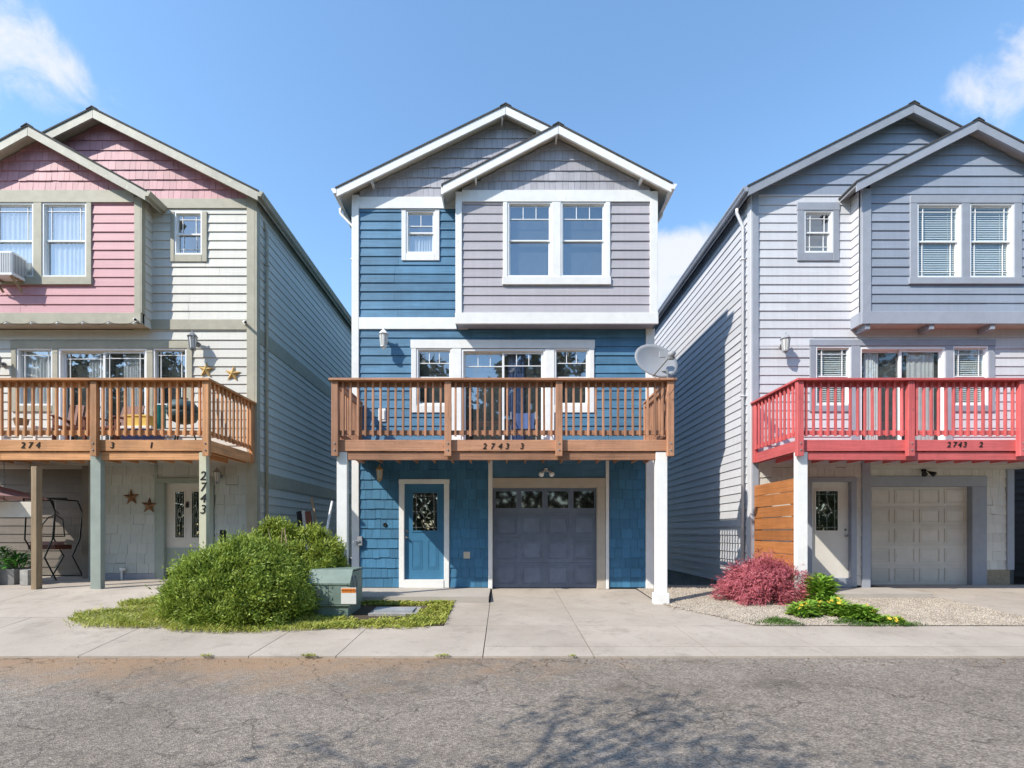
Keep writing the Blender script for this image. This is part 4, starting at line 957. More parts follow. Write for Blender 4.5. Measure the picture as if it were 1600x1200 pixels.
# ================================================================== BALCONIES
GRP_B = 'timber balconies on the house fronts'
def balcony(label, x0, x1, posts, mh, mv, digits, supports, x0w=None, joist_mat=None):
    Yf = -1.7; zr, zd = 4.25, 3.10
    B = thing('balcony', ((x0+x1)/2, Yf, zd), label, 'balcony', GRP_B)
    # deck boards and joists
    y = Yf+.045
    while y < -.08:
        box('deck_board', mh, B, x0+.05, x1-.05, y, min(y+.138, -.06), zd-.035, zd); y += .145
    x = x0+.09
    while x < x1-.08:
        box('joist', joist_mat or mh, B, x-.02, x+.02, Yf+.045, -.07, zd-.21, zd-.036); x += .41
    cbox('rim_board', mh, B, x0, x1, Yf, Yf+.04, zd-.20, zd+.015)
    for xx in (x0, x1-.04): box('rim_board', mh, B, xx, xx+.04, Yf+.041, -.055, zd-.20, zd+.014)
    cbox('beam', mh, B, x0+.14, x1-.14, Yf+.032, Yf+.11, zd-.37, zd-.215)
    # posts in front of the rim
    for i, pxx in enumerate(posts):
        w = .065
        P = MB().cbox(pxx-w, pxx+w, Yf-.085, Yf-.002, zd-.31, zr)
        P.build('railing_post', mv, B)
        MB().lathe([(.016,0),(.016,-.012),(.008,-.016)], (pxx, Yf-.086, zd-.07), 8, 'y').lathe([(.016,0),(.016,-.012),(.008,-.016)], (pxx, Yf-.086, zd-.2), 8, 'y').build('bolt', M['grey_metal'], B)
    cbox('rail_cap', mh, B, x0-.09, x1+.09, Yf-.13, Yf+.06, zr, zr+.04)
    box('top_rail', mh, B, x0, x1, Yf+.0, Yf+.038, zr-.10, zr-.001); box('bottom_rail', mh, B, x0, x1, Yf+.0, Yf+.038, zd+.115, zd+.20)
    # balusters
    bal = None
    def baluster(xx, yy):
        nonlocal bal
        if bal is None:
            bal = MB().cbox(-.02, .02, -.02, .02, 0, zr-.002-(zd+.085), .004).build('baluster', mv, B); bal.location = (xx, yy, (zr+zd+.083)/2); WM[bal.name] = Matrix.Translation(bal.location); return
        o = bal.copy(); o.location = (xx, yy, (zr+zd+.083)/2+random.uniform(-.006, .004)); o.rotation_euler = (0, random.uniform(-.006, .006), random.uniform(-.08, .08)); COL.objects.link(o)
    ps = sorted(posts)
    for a, b in zip(ps, ps[1:]):
        n = max(1, round((b-a)/.148)-1)
        for k in range(1, n+1): baluster(a+(b-a)*k/(n+1), Yf-.022)
    # returns to the wall
    for xx, sgn in ((x0, -1), (x1, 1)):
        box('rail_cap', mh, B, xx-.09 if sgn < 0 else xx-.06, xx+.06 if sgn < 0 else xx+.09, Yf+.061, -.055, zr, zr+.038)
        xr = xx+(.0 if sgn < 0 else -.038)
        box('top_rail', mh, B, xr, xr+.038, Yf+.04, -.055, zr-.10, zr-.001); box('bottom_rail', mh, B, xr, xr+.038, Yf+.04, -.055, zd+.115, zd+.20)
        n = 11
        for k in range(n): baluster(xx+sgn*.022, Yf+.13+(1.70-.30)*k/(n-1))
        cbox('railing_post', mv, B, xx-.045 if sgn < 0 else xx-.045, xx+.045, -.145, -.057, zd-.2, zr-.001)
    for s, dx, dz, sz in digits: text_piece('house_number', s, (dx, Yf-.006, dz), sz, M['digit'], B)
    for a, b, mat, base in supports:
        zb = gz((a+b)/2, -1.6)-.03
        MB().cbox(a, b, -1.682, -1.682+.10, zb, zd-.215 if base != 2 else zd-.38).build('support_post', mat, B)
        if base: MB().cbox(a-.035, b+.035, -1.715, -1.68+.135, zb, zb+.24, .012).build('post_base', mat, B)
    return B
Yf = -1.7
D = lambda px: X(px, Yf)
balcony('brown cedar-stained balcony across the front of the blue house', X(524, Yf), X(1047, Yf), [X(525, Yf), D(700.5), D(873), D(1046)], M['cedar'], M['cedar_v'],
        [('2', D(757), Z(697.5, Yf), .16), ('7', D(769), Z(697.5, Yf), .16), ('4', D(781), Z(697.5, Yf), .16), ('3', D(792), Z(697.5, Yf), .16), ('3', D(815), Z(697.5, Yf), .16)],
        [(X(527, -1.65), X(543, -1.65), M['white'], 1), (X(1024, -1.65), X(1042, -1.65), M['white'], 1)])
balcony('bright red painted balcony on the lavender house', X(1247, Yf), D(1760), [D(1247), D(1419), D(1592), D(1758)], M['red'], M['red_v'],
        [('2', D(1482), Z(695, Yf), .15), ('7', D(1491), Z(695, Yf), .15), ('4', D(1499), Z(695, Yf), .15), ('3', D(1507), Z(695, Yf), .15), ('2', D(1532), Z(695, Yf), .15)],
        [(X(1245, -1.68), X(1262, -1.68), M['white'], 0)])
balcony('honey-stained timber balcony on the pink house, with things stored behind its balusters', D(-185), X(326, Yf), [D(-184), D(-20), D(151), X(325, Yf)], M['honey'], M['honey_v'],
        [('2', D(36), Z(696, Yf), .17), ('7', D(47), Z(696, Yf), .17), ('4', D(59), Z(696, Yf), .17), ('3', D(175), Z(696, Yf), .17), ('1', D(236), Z(696, Yf), .17)],
        [(X(141, -1.68), X(157.5, -1.68), M['sage'], 0), (X(311, -1.68), X(322.5, -1.68), M['cream_post'], 0)])
# number running down the cream post belongs to the post
pb = [o for o in bpy.data.objects if o.name.startswith('support_post')][-1]
for i, s in enumerate('2743'): text_piece('house_number', s, (X(317, -1.68), -1.686, Z(744+17.5*i, -1.68)), .25, M['digit'], pb)
# tall timber prop under the left deck
def wood_prop():
    t = MB().cbox(X(49.5, -1.7), X(58.5, -1.7), -1.72, -1.6, .17, Z(729, -1.7)).build('timber_post', M['wood_raw'])
    tag(t, 'slim tan timber post standing under the left balcony in front of the swing', 'post')
wood_prop()

# ================================================================== FIXTURES ON THE WALLS
def wall_lamp(x, z, y, label, mat, sc=1.0, hang=True):
    L = thing('wall_lamp', (x, y, z), label, 'lamp', 'lantern lamps on the house fronts')
    s = sc
    MB().lathe([(.05*s, 0), (.05*s, -.02), (.03*s, -.03)], (x, y, z+.02*s), 12, 'y').tube([(x, y-.02, z+.02*s), (x, y-.10*s, z+.08*s), (x, y-.16*s, z+.10*s)], .012*s).build('bracket', mat, L, True)
    c = (x, y-.16*s, z)
    MB().lathe([(.10*s, .10*s), (.085*s, .125*s), (.045*s, .17*s), (.02*s, .19*s), (.012*s, .235*s)], c, 8).build('lamp_cap', mat, L)
    MB().lathe([(.055*s, -.13*s), (.078*s, .098*s)], c, 8).build('lamp_glass', M['lampglass'], L)
    f = MB()
    for k in range(8):
        a = 2*math.pi*k/8+.3; f.bar((c[0]+.058*s*math.cos(a), c[1]+.058*s*math.sin(a), c[2]-.13*s), (c[0]+.081*s*math.cos(a), c[1]+.081*s*math.sin(a), c[2]+.1*s), .008*s)
    f.lathe([(.06*s, -.15*s), (.062*s, -.13*s)], c, 8).lathe([(.012*s, -.2*s), (.03*s, -.15*s)], c, 8); f.build('lamp_cage', mat, L)
def lamp_glass():
    m, nt, b = mat_new('lamp_glass'); b.inputs['Base Color'].default_value = (.62,.62,.60,1); b.inputs['Roughness'].default_value = .15; b.inputs['IOR'].default_value = 1.5; return m
M['lampglass'] = lamp_glass()
wall_lamp(X(603), Z(536), -.025, 'white lantern lamp beside the upper left of the brown balcony', M['white'], 1.15)
wall_lamp(X(596), Z(742), -.025, 'small brass lantern above left of the blue front door', M['gold'], .9)
wall_lamp(X(1219), Z(543), -.025, 'pewter lantern on the lavender siding left of the red balcony windows', M['pewter'], 1.15)
wall_lamp(X(1604), Z(545), -.025, 'pewter lantern cut by the right edge, above the red balcony', M['pewter'], 1.15)
wall_lamp(X(310), Z(540), -.025, 'grey lantern above the gold stars on the cream wall', M['grey_metal'], 1.15)
wall_lamp(X(8), Z(572), -.025, 'grey lantern at the left edge behind the honey balcony rail', M['grey_metal'], 1.15)
wall_lamp(X(346), Z(746), -.025, 'grey lantern under the pink house deck, right of the cream door', M['grey_metal'], .9)
def floodlight(x, z, y, label, mat):
    L = thing('floodlight', (x, y, z), label, 'floodlight', 'twin floodlights over the garages')
    MB().lathe([(.05,0),(.05,-.03)], (x, y, z+.03), 12, 'y').build('mount', mat, L, True)
    for sx, tilt in ((-.085, -.35), (.085, .35)):
        m = MB().tube([(x, y-.03, z+.03), (x+sx*.6, y-.08, z+.0), (x+sx, y-.1, z-.03)], .014)
        d = Vector((tilt, -.75, -.55)).normalized(); p = Vector((x+sx, y-.1, z-.03))
        m.tube([p-d*.03, p, p+d*.06, p+d*.11], [.025, .032, .052, .062], 12); m.build('lamp_head', mat, L, True)
floodlight(X(853), Z(737), -.012, 'twin white floodlight above the blue house garage', M['vinyl'])
floodlight(X(1485), Z(731), .72, 'twin black floodlight above the putty garage door', M['black'])
floodlight(X(116), Z(737), .70, 'twin dark floodlight under the pink house deck above the swing', M['black'])
def star(px, py, y, r, mat, label, group):
    x, z = X(px, y), Z(py, y); V = [(x, y-.05, z)]; rot = random.uniform(-.12, .12)
    for k in range(10):
        a = math.pi/2+k*math.pi/5+rot; q = r if k % 2 == 0 else r*.40; V.append((x+q*math.cos(a), y, z+q*math.sin(a)))
    V.append((x, y+.005, z)); F = []
    for k in range(10): i, j = 1+k, 1+(k+1) % 10; F += [(0, j, i), (11, i, j)]
    o = MB().add(V, F).build('star', mat); tag(o, label, 'star ornament', group)
star(322, 578, -.03, .20, M['gold'], 'gold metal star on cream siding, left of the upper pair', 'metal barn stars')
star(364, 584, -.03, .20, M['gold'], 'gold metal star on cream siding near the corner board', 'metal barn stars')
star(205, 777, -.03, .20, M['rust'], 'dark rusty star left of the pair beside the cream door', 'metal barn stars')
star(233, 790, -.03, .20, M['rust'], 'dark rusty star nearest the cream door frame', 'metal barn stars')
def security_camera(px, py, y, label):
    x, z = X(px, y), Z(py, y); C = thing('security_camera', (x, y, z), label, 'camera', 'white security cameras on the pink house')
    MB().lathe([(.035,0),(.035,-.02)], (x, y, z), 10, 'y').tube([(x, y-.02, z), (x+.03, y-.08, z-.01)], .014).build('mount', M['vinyl'], C)
    p = Vector((x+.03, y-.08, z-.01)); d = Vector((.55, -.6, -.3)).normalized()
    MB().tube([p-d*.05, p+d*.08], .032, 12).build('camera_body', M['vinyl'], C); MB().tube([p+d*.08, p+d*.09], .026, 12).build('lens', M['black'], C)
security_camera(383, 505, -.05, 'white camera at the cream corner board above the gold stars')
security_camera(213, 501, -.36, 'white camera under the lower corner of the pink bay')
def dish():
    y = -1.55; c = Vector((X(1026, y), y, Z(563, y)))
    Dh = thing('satellite_dish', (3.2, -1.6, 4.29), 'grey satellite dish fixed at the right end of the brown balcony rail', 'satellite dish')
    n = Vector((.16, -.95, .26)).normalized(); u = Vector((1, .45, .0)); u = (u-n*u.dot(n)).normalized(); v = n.cross(u)
    if v.z < 0: v = -v
    ca, sa = math.cos(-.35), math.sin(-.35); u, v = u*ca+v*sa, v*ca-u*sa
    a, b, dp = .45, .36, .085; V = []; F = []; nr, ns = 7, 36
    for side in (0, 1):
        for i in range(nr+1):
            r = i/nr
            for k in range(ns):
                t = 2*math.pi*k/ns; p = c+u*(a*r*math.cos(t))+v*(b*r*math.sin(t))+n*(dp*(r*r-1))
                if side: p = p-n*.014+(u*math.cos(t)+v*math.sin(t))*(.008*r)
                V.append(p)
    m = (nr+1)*ns
    for i in range(nr):
        for k in range(ns):
            k2 = (k+1) % ns; q = (i*ns+k, i*ns+k2, (i+1)*ns+k2, (i+1)*ns+k); F.append(q); F.append(tuple(m+t for t in q[::-1]))
    for k in range(ns): k2 = (k+1) % ns; F.append((nr*ns+k, nr*ns+k2, m+nr*ns+k2, m+nr*ns+k))
    MB().add(V, F).build('reflector', M['dish'], Dh, True)
    low = c-v*b*.95; tip = Vector((X(1050, -2.0), -2.0, Z(553, -2.0)))
    MB().tube([low-n*.05, low+n*.02, tip], .016).build('feed_arm', M['grey_metal'], Dh)
    d = (c-tip).normalized()
    MB().tube([tip-d*.05, tip, tip+d*.05, tip+d*.09], [.05, .06, .055, .04], 12).build('feed_horn', M['pewter'], Dh, True)
    MB().box(tip.x-.05, tip.x+.05, tip.y-.01, tip.y+.07, tip.z-.09, tip.z-.03).build('receiver', M['grey_metal'], Dh)
    MB().tube([c-n*.10, c-n*.2+Vector((0,0,-.12)), (3.24, -1.62, 4.5), (3.24, -1.62, 4.29)], .022).box(3.16, 3.32, -1.70, -1.54, 4.29, 4.30).build('mast', M['grey_metal'], Dh)
    MB().box(c.x+.02, c.x+.14, c.y-.13, c.y-.08, c.z+.02, c.z+.14).build('badge_plate', M['pewter'], Dh)
    # cable loops over the rail
    MB().tube([(3.22, -1.64, 4.31), (3.28, -1.86, 4.33), (3.3, -1.86, 4.1), (3.2, -1.84, 3.95), (3.12, -1.83, 4.05), (3.05, -1.82, 3.9)], .007).build('cable', M['black'], Dh)
dish()
def air_conditioner():
    y = -.32; A = thing('air_conditioner', (X(16, -.5), y, Z(430, y)), 'white window air conditioner jutting from the pink bay', 'air conditioner')
    YA = -.64; x0, x1 = X(-24, YA), X(19, YA); z0, z1 = Z(429, YA), Z(392, YA)
    MB().cbox(x0, x1, YA, y, z0, z1, .012).build('housing', M['vinyl'], A)
    g_ = MB()
    for k in range(14): xx = x0+.03+(x1-x0-.06)*k/13; g_.box(xx-.006, xx+.006, YA-.006, YA, z0+.05, z1-.04)
    g_.build('front_grille', M['grey_metal'], A)
    g_ = MB()
    for k in range(9): yy = YA+.03+.26*k/8; g_.box(x1-.0005, x1+.004, yy, yy+.018, z0+.06, z1-.05)
    g_.build('side_grille', M['grey_metal'], A)
    for xx in (x0+.12, x1-.06): MB().bar((xx, YA+.04, z0-.01), (xx, y-.04, z0-.25), .035).bar((xx, YA, z0-.015), (xx, y, z0-.015), .03).build('support_bracket', M['wood_raw'], A)
air_conditioner()
def string_lights():
    Lg = thing('string_lights', (X(100, -.36), -.37, Z(500, -.36)), 'string of small white bulbs along the base of the pink bay', 'string lights')
    pts = []; bulbs = []
    for k in range(8):
        px = -30+k*40
        for j in range(5):
            t = j/5; pts.append((X(px+40*t, -.37), -.37, Z(502+6*math.sin(t*math.pi), -.37)))
    pts = [p for p in pts if p[0] < X(222, -.37)]
    MB().tube(pts, .004, 5).build('cord', M['black'], Lg)
    for k in range(7):
        px = -30+k*40; c = (X(px, -.37), -.385, Z(505, -.37)); MB().lathe([(.006,.02),(.02,0),(.022,-.02),(.01,-.04)], c, 8).build('bulb', M['lampglass'], Lg, True)
string_lights()

# ================================================================== PRIVACY FENCE beside the right door
def fence():
    Fn = thing('privacy_fence', (X(1178), -.85, 0), 'orange-brown slatted privacy fence between the lavender corner and white post', 'fence')
    x = 5.775; n = 9; z0 = .10; z1 = 2.38; h = (z1-z0)/n
    for k in range(n):
        zz = z0+h*k; gap = random.choice((.006, .008, .010, .03, .04))
        MB().box(x-.012+random.uniform(-.004, .004), x+.010, -1.58, -.06, zz+gap/2, zz+h-gap/2-.002).build('plank', M['fence'], Fn)
    for yy in (-1.5, -.16): box('fence_post', M['fence'], Fn, x+.0105, x+.09, yy-.045, yy+.045, 0, z1-.02)
fence()

# ================================================================== TRANSFORMER, VAULT LID, LEANING TIMBER
def transformer():
    base = G(524, 965); x0, x1 = X(480, base.y), X(546, base.y); y0, y1 = base.y, base.y+.75; z = base.z
    T = thing('transformer', (base.x, (y0+y1)/2, z), 'green pad-mounted utility transformer box beside the big shrub', 'transformer')
    cbox('pad', M['util'], T, x0+.03, x1-.03, y0+.03, y1, z-.02, z+.20)
    MB().add([(x0,y0,z+.20),(x1,y0,z+.20),(x1,y0,z+.58),(x0,y0,z+.58),(x0,y0+.16,z+.78),(x1,y0+.16,z+.78),(x0,y1,z+.20),(x1,y1,z+.20),(x1,y1,z+.78),(x0,y1,z+.78)],
             [(0,1,2,3),(3,2,5,4),(4,5,8,9),(1,7,8,5,2),(6,0,3,4,9),(7,6,9,8),(1,0,6,7)]).build('cabinet', M['util'], T)
    MB().add([(x0-.012,y0-.012,z+.565),(x1+.012,y0-.012,z+.565),(x1+.012,y0+.155,z+.80),(x0-.012,y0+.155,z+.80),(x0-.012,y1+.01,z+.80),(x1+.012,y1+.01,z+.80),(x0-.012,y0-.012,z+.595),(x1+.012,y0-.012,z+.595),(x0-.012,y0+.15,z+.82),(x1+.012,y0+.15,z+.82),(x1+.012,y1+.01,z+.82),(x0-.012,y1+.01,z+.82)],
             [(0,1,7,6),(6,7,9,8),(8,9,10,11),(1,2,9,7),(2,5,10,9),(3,0,6,8),(4,3,8,11),(5,4,11,10)]).build('lid', M['util'], T)
    px, w = base.x+.10, .26
    box('warning_label', M['white_lbl'], T, px, px+w, y0-.004, y0-.0005, z+.235, z+.52)
    box('label_band', M['orange_lbl'], T, px+.008, px+w-.008, y0-.007, y0-.004, z+.43, z+.505)
    text_piece('label_text', 'WARNING', (px+w/2, y0-.008, z+.467), .052, M['black'], T, shear=0, depth=.001)
    MB().box((x0+x1)/2-.003, (x0+x1)/2+.003, y0-.002, y0+.001, z+.21, z+.56).box(x0-.002, x1+.002, y0-.003, y0+.001, z+.222, z+.228).build('seam', M['black'], T)
    MB().box(x0+.16, x0+.24, y0-.02, y0-.001, z+.40, z+.50).lathe([(.022,0),(.022,-.02)], (x0+.2, y0-.02, z+.37), 10, 'y').build('lock', M['grey_metal'], T)
    for bx_ in (x0+.05, x1-.05): MB().lathe([(.014,0),(.014,-.01)], (bx_, y0-.013, z+.58), 8, 'y').build('bolt', M['steel'], T)
    MB().tube([(x1+.005, y0+.12, z+.30), (x1+.04, y0+.12, z+.34), (x1+.04, y0+.12, z+.62), (x1+.005, y0+.16, z+.70)], .014).tube([(x1+.005, y0+.30, z+.30), (x1+.04, y0+.30, z+.34), (x1+.04, y0+.30, z+.62), (x1+.005, y0+.32, z+.70)], .014).build('handle', M['grey_metal'], T)
transformer()
c = G(618, 958)
def vault():
    o = MB()
    x0, x1, y0, y1 = c.x-.42, c.x+.42, c.y-.26, c.y+.30
    z = [gz(a, b)+.05 for a, b in ((x0,y0),(x1,y0),(x1,y1),(x0,y1))]
    o.add([(x0,y0,z[0]),(x1,y0,z[1]),(x1,y1,z[2]),(x0,y1,z[3])]+[(a,b,q-.09) for (a,b),q in zip(((x0,y0),(x1,y0),(x1,y1),(x0,y1)), z)], [(0,1,2,3),(0,4,5,1),(1,5,6,2),(2,6,7,3),(3,7,4,0)])
    V_ = o.build('utility_vault', M['foundation']); tag(V_, 'grey concrete utility vault lid lying flush in the groundcover', 'vault lid')
    box('lid_plate', M['pewter'], V_, x0+.08, x1-.08, y0+.07, y1-.07, min(z)-.02, max(z)+.008)
vault()
def leaner(name, mat, label, cat, pts, w, h):
    tag(MB().bar(pts[0], pts[1], w, h).build(name, mat), label, cat)
leaner('timber_board', M['brownwood'], 'reddish-brown board leaning on the flank behind the shrub', 'board', ((X(494, .3), .3, .2), (X(481, .5), .5, Z(799, .5))), .14, .03)
leaner('timber_board', M['wood_raw'], 'long pale timber leaning on the flank, tallest beside the white pole', 'board', ((X(508, .4), .4, .2), (X(487, .7), .7, Z(777, .7))), .06, .04)
leaner('panel_board', M['black'], 'black panel leaning at the left end of the stored boards', 'board', ((X(480, .6), .6, .2), (X(467, .8), .8, Z(799, .8))), .12, .03)
leaner('panel_board', M['ivory'], 'cream board leaning between black panel and brown board', 'board', ((X(484, .45), .45, .2), (X(474, .65), .65, Z(798, .65))), .07, .03)
tag(MB().tube([(X(497, -.3), -.3, .25), (X(519, .1), .1, Z(783, .1))], .028, 10).build('plastic_pipe', M['white'], None, True), 'white plastic pipe leaning against the passage wall', 'pipe')

# ================================================================== FURNITURE AND STORAGE ON THE LEFT BALCONY
ZD = 3.10
def slat_chair(x, y, rot, mat, label):
    Cc = thing('slatted_chair', (x, y, ZD), label, 'chair', 'wooden chairs on the honey balcony')
    cr, sr = math.cos(rot), math.sin(rot)
    def T(a, b, z): return (x+a*cr-b*sr, y+a*sr+b*cr, ZD+z)
    for k in range(6):
        a = -.24+.096*k; MB().bar(T(a, .22, .42), T(a, .40, 1.02), .085, .02, up=(0,1,0)).build('back_slat', mat, Cc)
    MB().bar(T(-.28, .0, .42), T(.28, .0, .42), .5, .03).build('seat', mat, Cc)
    for a in (-.26, .26):
        for b in (-.22, .24): MB().bar(T(a, b, 0), T(a, b, .42 if b > 0 else .62), .05).build('leg', mat, Cc)
        MB().bar(T(a, -.28, .63), T(a, .30, .63), .08, .025).build('armrest', mat, Cc)
slat_chair(X(118, -.8), -.8, .3, M['brownwood'], 'dark brown slatted chair left of the middle balcony post')
slat_chair(X(182, -.75), -.75, -.2, M['brownwood'], 'dark brown slatted chair right of the middle balcony post')
def small_table(x, y):
    T = thing('side_table', (x, y, ZD), 'white side table at the left end of the honey balcony', 'table')
    box('table_top', M['white'], T, x-.4, x+.4, y-.25, y+.25, ZD+.42, ZD+.46); box('shelf', M['white'], T, x-.36, x+.36, y-.22, y+.22, ZD+.14, ZD+.17)
    for a in (-.36, .36):
        for b in (-.21, .21): box('leg', M['white'], T, x+a-.025, x+a+.025, y+b-.025, y+b+.025, ZD, ZD+.419)
    tag(MB().lathe([(.09,0),(.12,.12),(.13,.2)], (x-.15, y, ZD+.461), 14).build('flower_pot', M['rust'], None), 'rusty flower pot on the white side table', 'pot')
small_table(X(44, -.7), -.7)
def crate(x, y, z, w, d, h, mat, label):
    K = thing('storage_box', (x, y, z), label, 'storage box', 'storage boxes on the honey balcony')
    cbox('tub', mat, K, x-w/2, x+w/2, y-d/2, y+d/2, z, z+h*.85); cbox('lid', M['white'] if mat is not M['yellow'] else mat, K, x-w/2-.015, x+w/2+.015, y-d/2-.015, y+d/2+.015, z+h*.85+.001, z+h)
crate(X(224, -.9), -.9, ZD, .62, .4, .42, M['bluecloth'], 'blue storage tub standing on the honey balcony floor')
crate(X(222, -.9), -.9, ZD+.421, .5, .34, .24, M['yellow'], 'yellow box stacked on top of the blue tub')
def grill(x, y):
    Gk = thing('barbecue_grill', (x, y, ZD), 'dark teal barbecue with a teal cloth at the right end of the honey balcony', 'barbecue')
    MB().lathe([(.10,.52),(.24,.58),(.29,.70),(.29,.78)], (x, y, ZD), 18).build('bowl', M['darkteal'], Gk, True)
    MB().lathe([(.30,.78),(.29,.88),(.2,.99),(.06,1.03),(.02,1.03)], (x, y, ZD), 18).build('lid', M['darkteal'], Gk, True)
    for k in range(3):
        a = 2*math.pi*k/3+.5; MB().tube([(x+.14*math.cos(a), y+.14*math.sin(a), ZD+.56), (x+.28*math.cos(a), y+.28*math.sin(a), ZD)], .014).build('leg', M['black'], Gk)
    box('handle', M['black'], Gk, x-.08, x+.08, y-.05, y+.05, ZD+1.05, ZD+1.075)
    curtain(Gk, M['teal'], x-.34, x-.16, ZD+.35, ZD+.85, y-.3, waves=3, amp=.02, name='cloth')
grill(X(286, -.85), -.85)
# ---------- blue folding chair on the middle balcony
def fold_chair(x, y):
    Cc = thing('folding_chair', (x, y, ZD), 'blue fabric folding chair behind the brown balusters', 'chair')
    curtain(Cc, M['bluecloth'], x-.25, x+.25, ZD+.42, ZD+.88, y+.22, waves=1, amp=.02, name='backrest')
    MB().add([(x-.25,y-.22,ZD+.43),(x+.25,y-.22,ZD+.43),(x+.25,y+.22,ZD+.40),(x-.25,y+.22,ZD+.40),(x,y,ZD+.38)], [(0,1,4),(1,2,4),(2,3,4),(3,0,4)]).build('seat', M['bluecloth'], Cc)
    for a in (-.27, .27):
        MB().tube([(x+a, y-.26, ZD), (x+a, y+.22, ZD+.9)], .012).build('leg', M['grey_metal'], Cc); MB().tube([(x+a, y+.26, ZD), (x+a, y-.24, ZD+.60)], .012).build('leg', M['grey_metal'], Cc)
        box('armrest', M['black'], Cc, x+a-.03, x+a+.03, y-.26, y+.2, ZD+.60, ZD+.625)
fold_chair(X(818, -.55), -.55)

# ================================================================== UNDER THE LEFT BALCONY
zp = .21
def umbrella():
    x, y = X(-45, -.9), -.9; U = thing('patio_umbrella', (x, y, zp), 'dusty rose patio umbrella at the left edge under the deck', 'umbrella')
    V = [(x, y, Z(748, y))]; n = 8; r = 1.42  # canopy made oversized so its shade darkens the wall behind
    for k in range(n): a = 2*math.pi*k/n+.2; V.append((x+r*math.cos(a), y+r*.75*math.sin(a), Z(777, y)))
    F = [(0, 1+k, 1+(k+1) % n) for k in range(n)]
    MB().add(V, F).build('canopy', M['umbrella'], U); MB().tube([(x, y, zp), (x, y, Z(750, y))], .022).build('pole', M['brownwood'], U)
    m = MB()
    for k in range(n): a = 2*math.pi*k/n+.2; m.tube([(x, y, Z(757, y)), (x+r*.97*math.cos(a), y+r*.73*math.sin(a), Z(777, y)-.01)], .008, 5)
    m.build('ribs', M['brownwood'], U)
umbrella()
def sign():
    y = -1.2; Sg = MB().cbox(X(-30, y), X(52, y), y, y+.03, Z(808, y), Z(784, y)).build('hanging_board', M['soffit_w'])
    tag(Sg, 'weathered white board fixed across behind the slim timber post', 'board')
    MB().tube([(X(5, y), y+.015, Z(784, y)), (X(5, y), y+.015, Z(722, y))], .006, 5).tube([(X(46, y), y+.015, Z(784, y)), (X(46, y), y+.015, Z(722, y))], .006, 5).build('hanger', M['black'], Sg)
sign()
def swing():
    y = .1; Sw = thing('garden_swing', (X(85, y), y, zp), 'black wrought-iron swing frame standing before the taupe wall', 'garden swing')
    def p(px, py, dy=0): return (X(px, y), y+dy, Z(py, y))
    for dy in (-.35, .35):
        MB().tube([p(100, 781, dy), p(108, 800, dy), p(104, 842, dy), p(92, 870, dy*1.0), (X(110, y), y+dy, zp)], .016).build('frame_leg', M['black'], Sw)
        MB().tube([p(60, 781, dy), p(64, 800, dy), p(62, 842, dy), p(78, 870, dy), (X(58, y), y+dy, zp)], .016).build('frame_leg', M['black'], Sw)
    MB().tube([p(52, 779), p(104, 779)], .02).tube([p(60, 781, -.35), p(60, 781, .35)], .014).tube([p(100, 781, -.35), p(100, 781, .35)], .014).build('crossbar', M['black'], Sw)
    MB().tube([p(64, 838), p(66, 820), p(76, 808), p(88, 805), p(98, 812), p(101, 838)], .013).tube([p(64, 838), p(101, 838)], .013).tube([p(64, 853), p(102, 853)], .013).build('backrest', M['black'], Sw)
    box('seat', M['brownwood'], Sw, X(62, y), X(103, y), y-.28, y+.15, Z(858, y), Z(851, y)); cbox('cushion', M['umbrella'], Sw, X(64, y), X(101, y), y-.27, y+.0, Z(851, y)+.001, Z(846, y))
    c = p(87, 800); MB().lathe([(.07,-.06),(.045,.0),(.012,.03)], c, 10).tube([c, p(87, 781)], .006, 5).build('hanging_lamp', M['pewter'], Sw)
swing()
def planter(px0, px1, y, h, mat, label, leaves=True):
    x0, x1 = X(px0, y), X(px1, y); P = thing('planter', ((x0+x1)/2, y, zp), label, 'planter', 'planters under the pink house deck')
    w = x1-x0
    MB().add([(x0+.03,y-.2,zp),(x1-.03,y-.2,zp),(x1-.03,y+.2,zp),(x0+.03,y+.2,zp),(x0,y-.23,zp+h),(x1,y-.23,zp+h),(x1,y+.23,zp+h),(x0,y+.23,zp+h),(x0+.03,y-.2,zp+h),(x1-.03,y-.2,zp+h),(x1-.03,y+.2,zp+h),(x0+.03,y+.2,zp+h),(x0+.03,y-.2,zp+h-.05),(x1-.03,y-.2,zp+h-.05),(x1-.03,y+.2,zp+h-.05),(x0+.03,y+.2,zp+h-.05)],
             [(3,2,1,0),(0,1,5,4),(1,2,6,5),(2,3,7,6),(3,0,4,7),(4,5,9,8),(5,6,10,9),(6,7,11,10),(7,4,8,11),(8,9,13,12),(9,10,14,13),(10,11,15,14),(11,8,12,15),(12,13,14,15)]).build('tub', mat, P)
    return (x0+x1)/2, y, zp+h
pl1 = planter(13, 39, -.9, .33, M['planter'], 'dark planter with a bright green leafy plant beside the timber post')
pl2 = planter(-25, 10, -1.0, .42, M['foundation'], 'grey concrete planter cut by the left edge')
crt = MB().cbox(X(38, -1.1), X(51, -1.1), -1.2, -.95, zp, Z(890, -1.1)).build('stone_block', M['foundation']); tag(crt, 'pale stone block between the dark planter and timber post', 'block')
tag(MB().cbox(X(345, -.5), X(352, -.5), -.55, -.45, zp, Z(828, -.5)).build('letter_box', M['black']), 'small black box standing behind the big shrub', 'box')

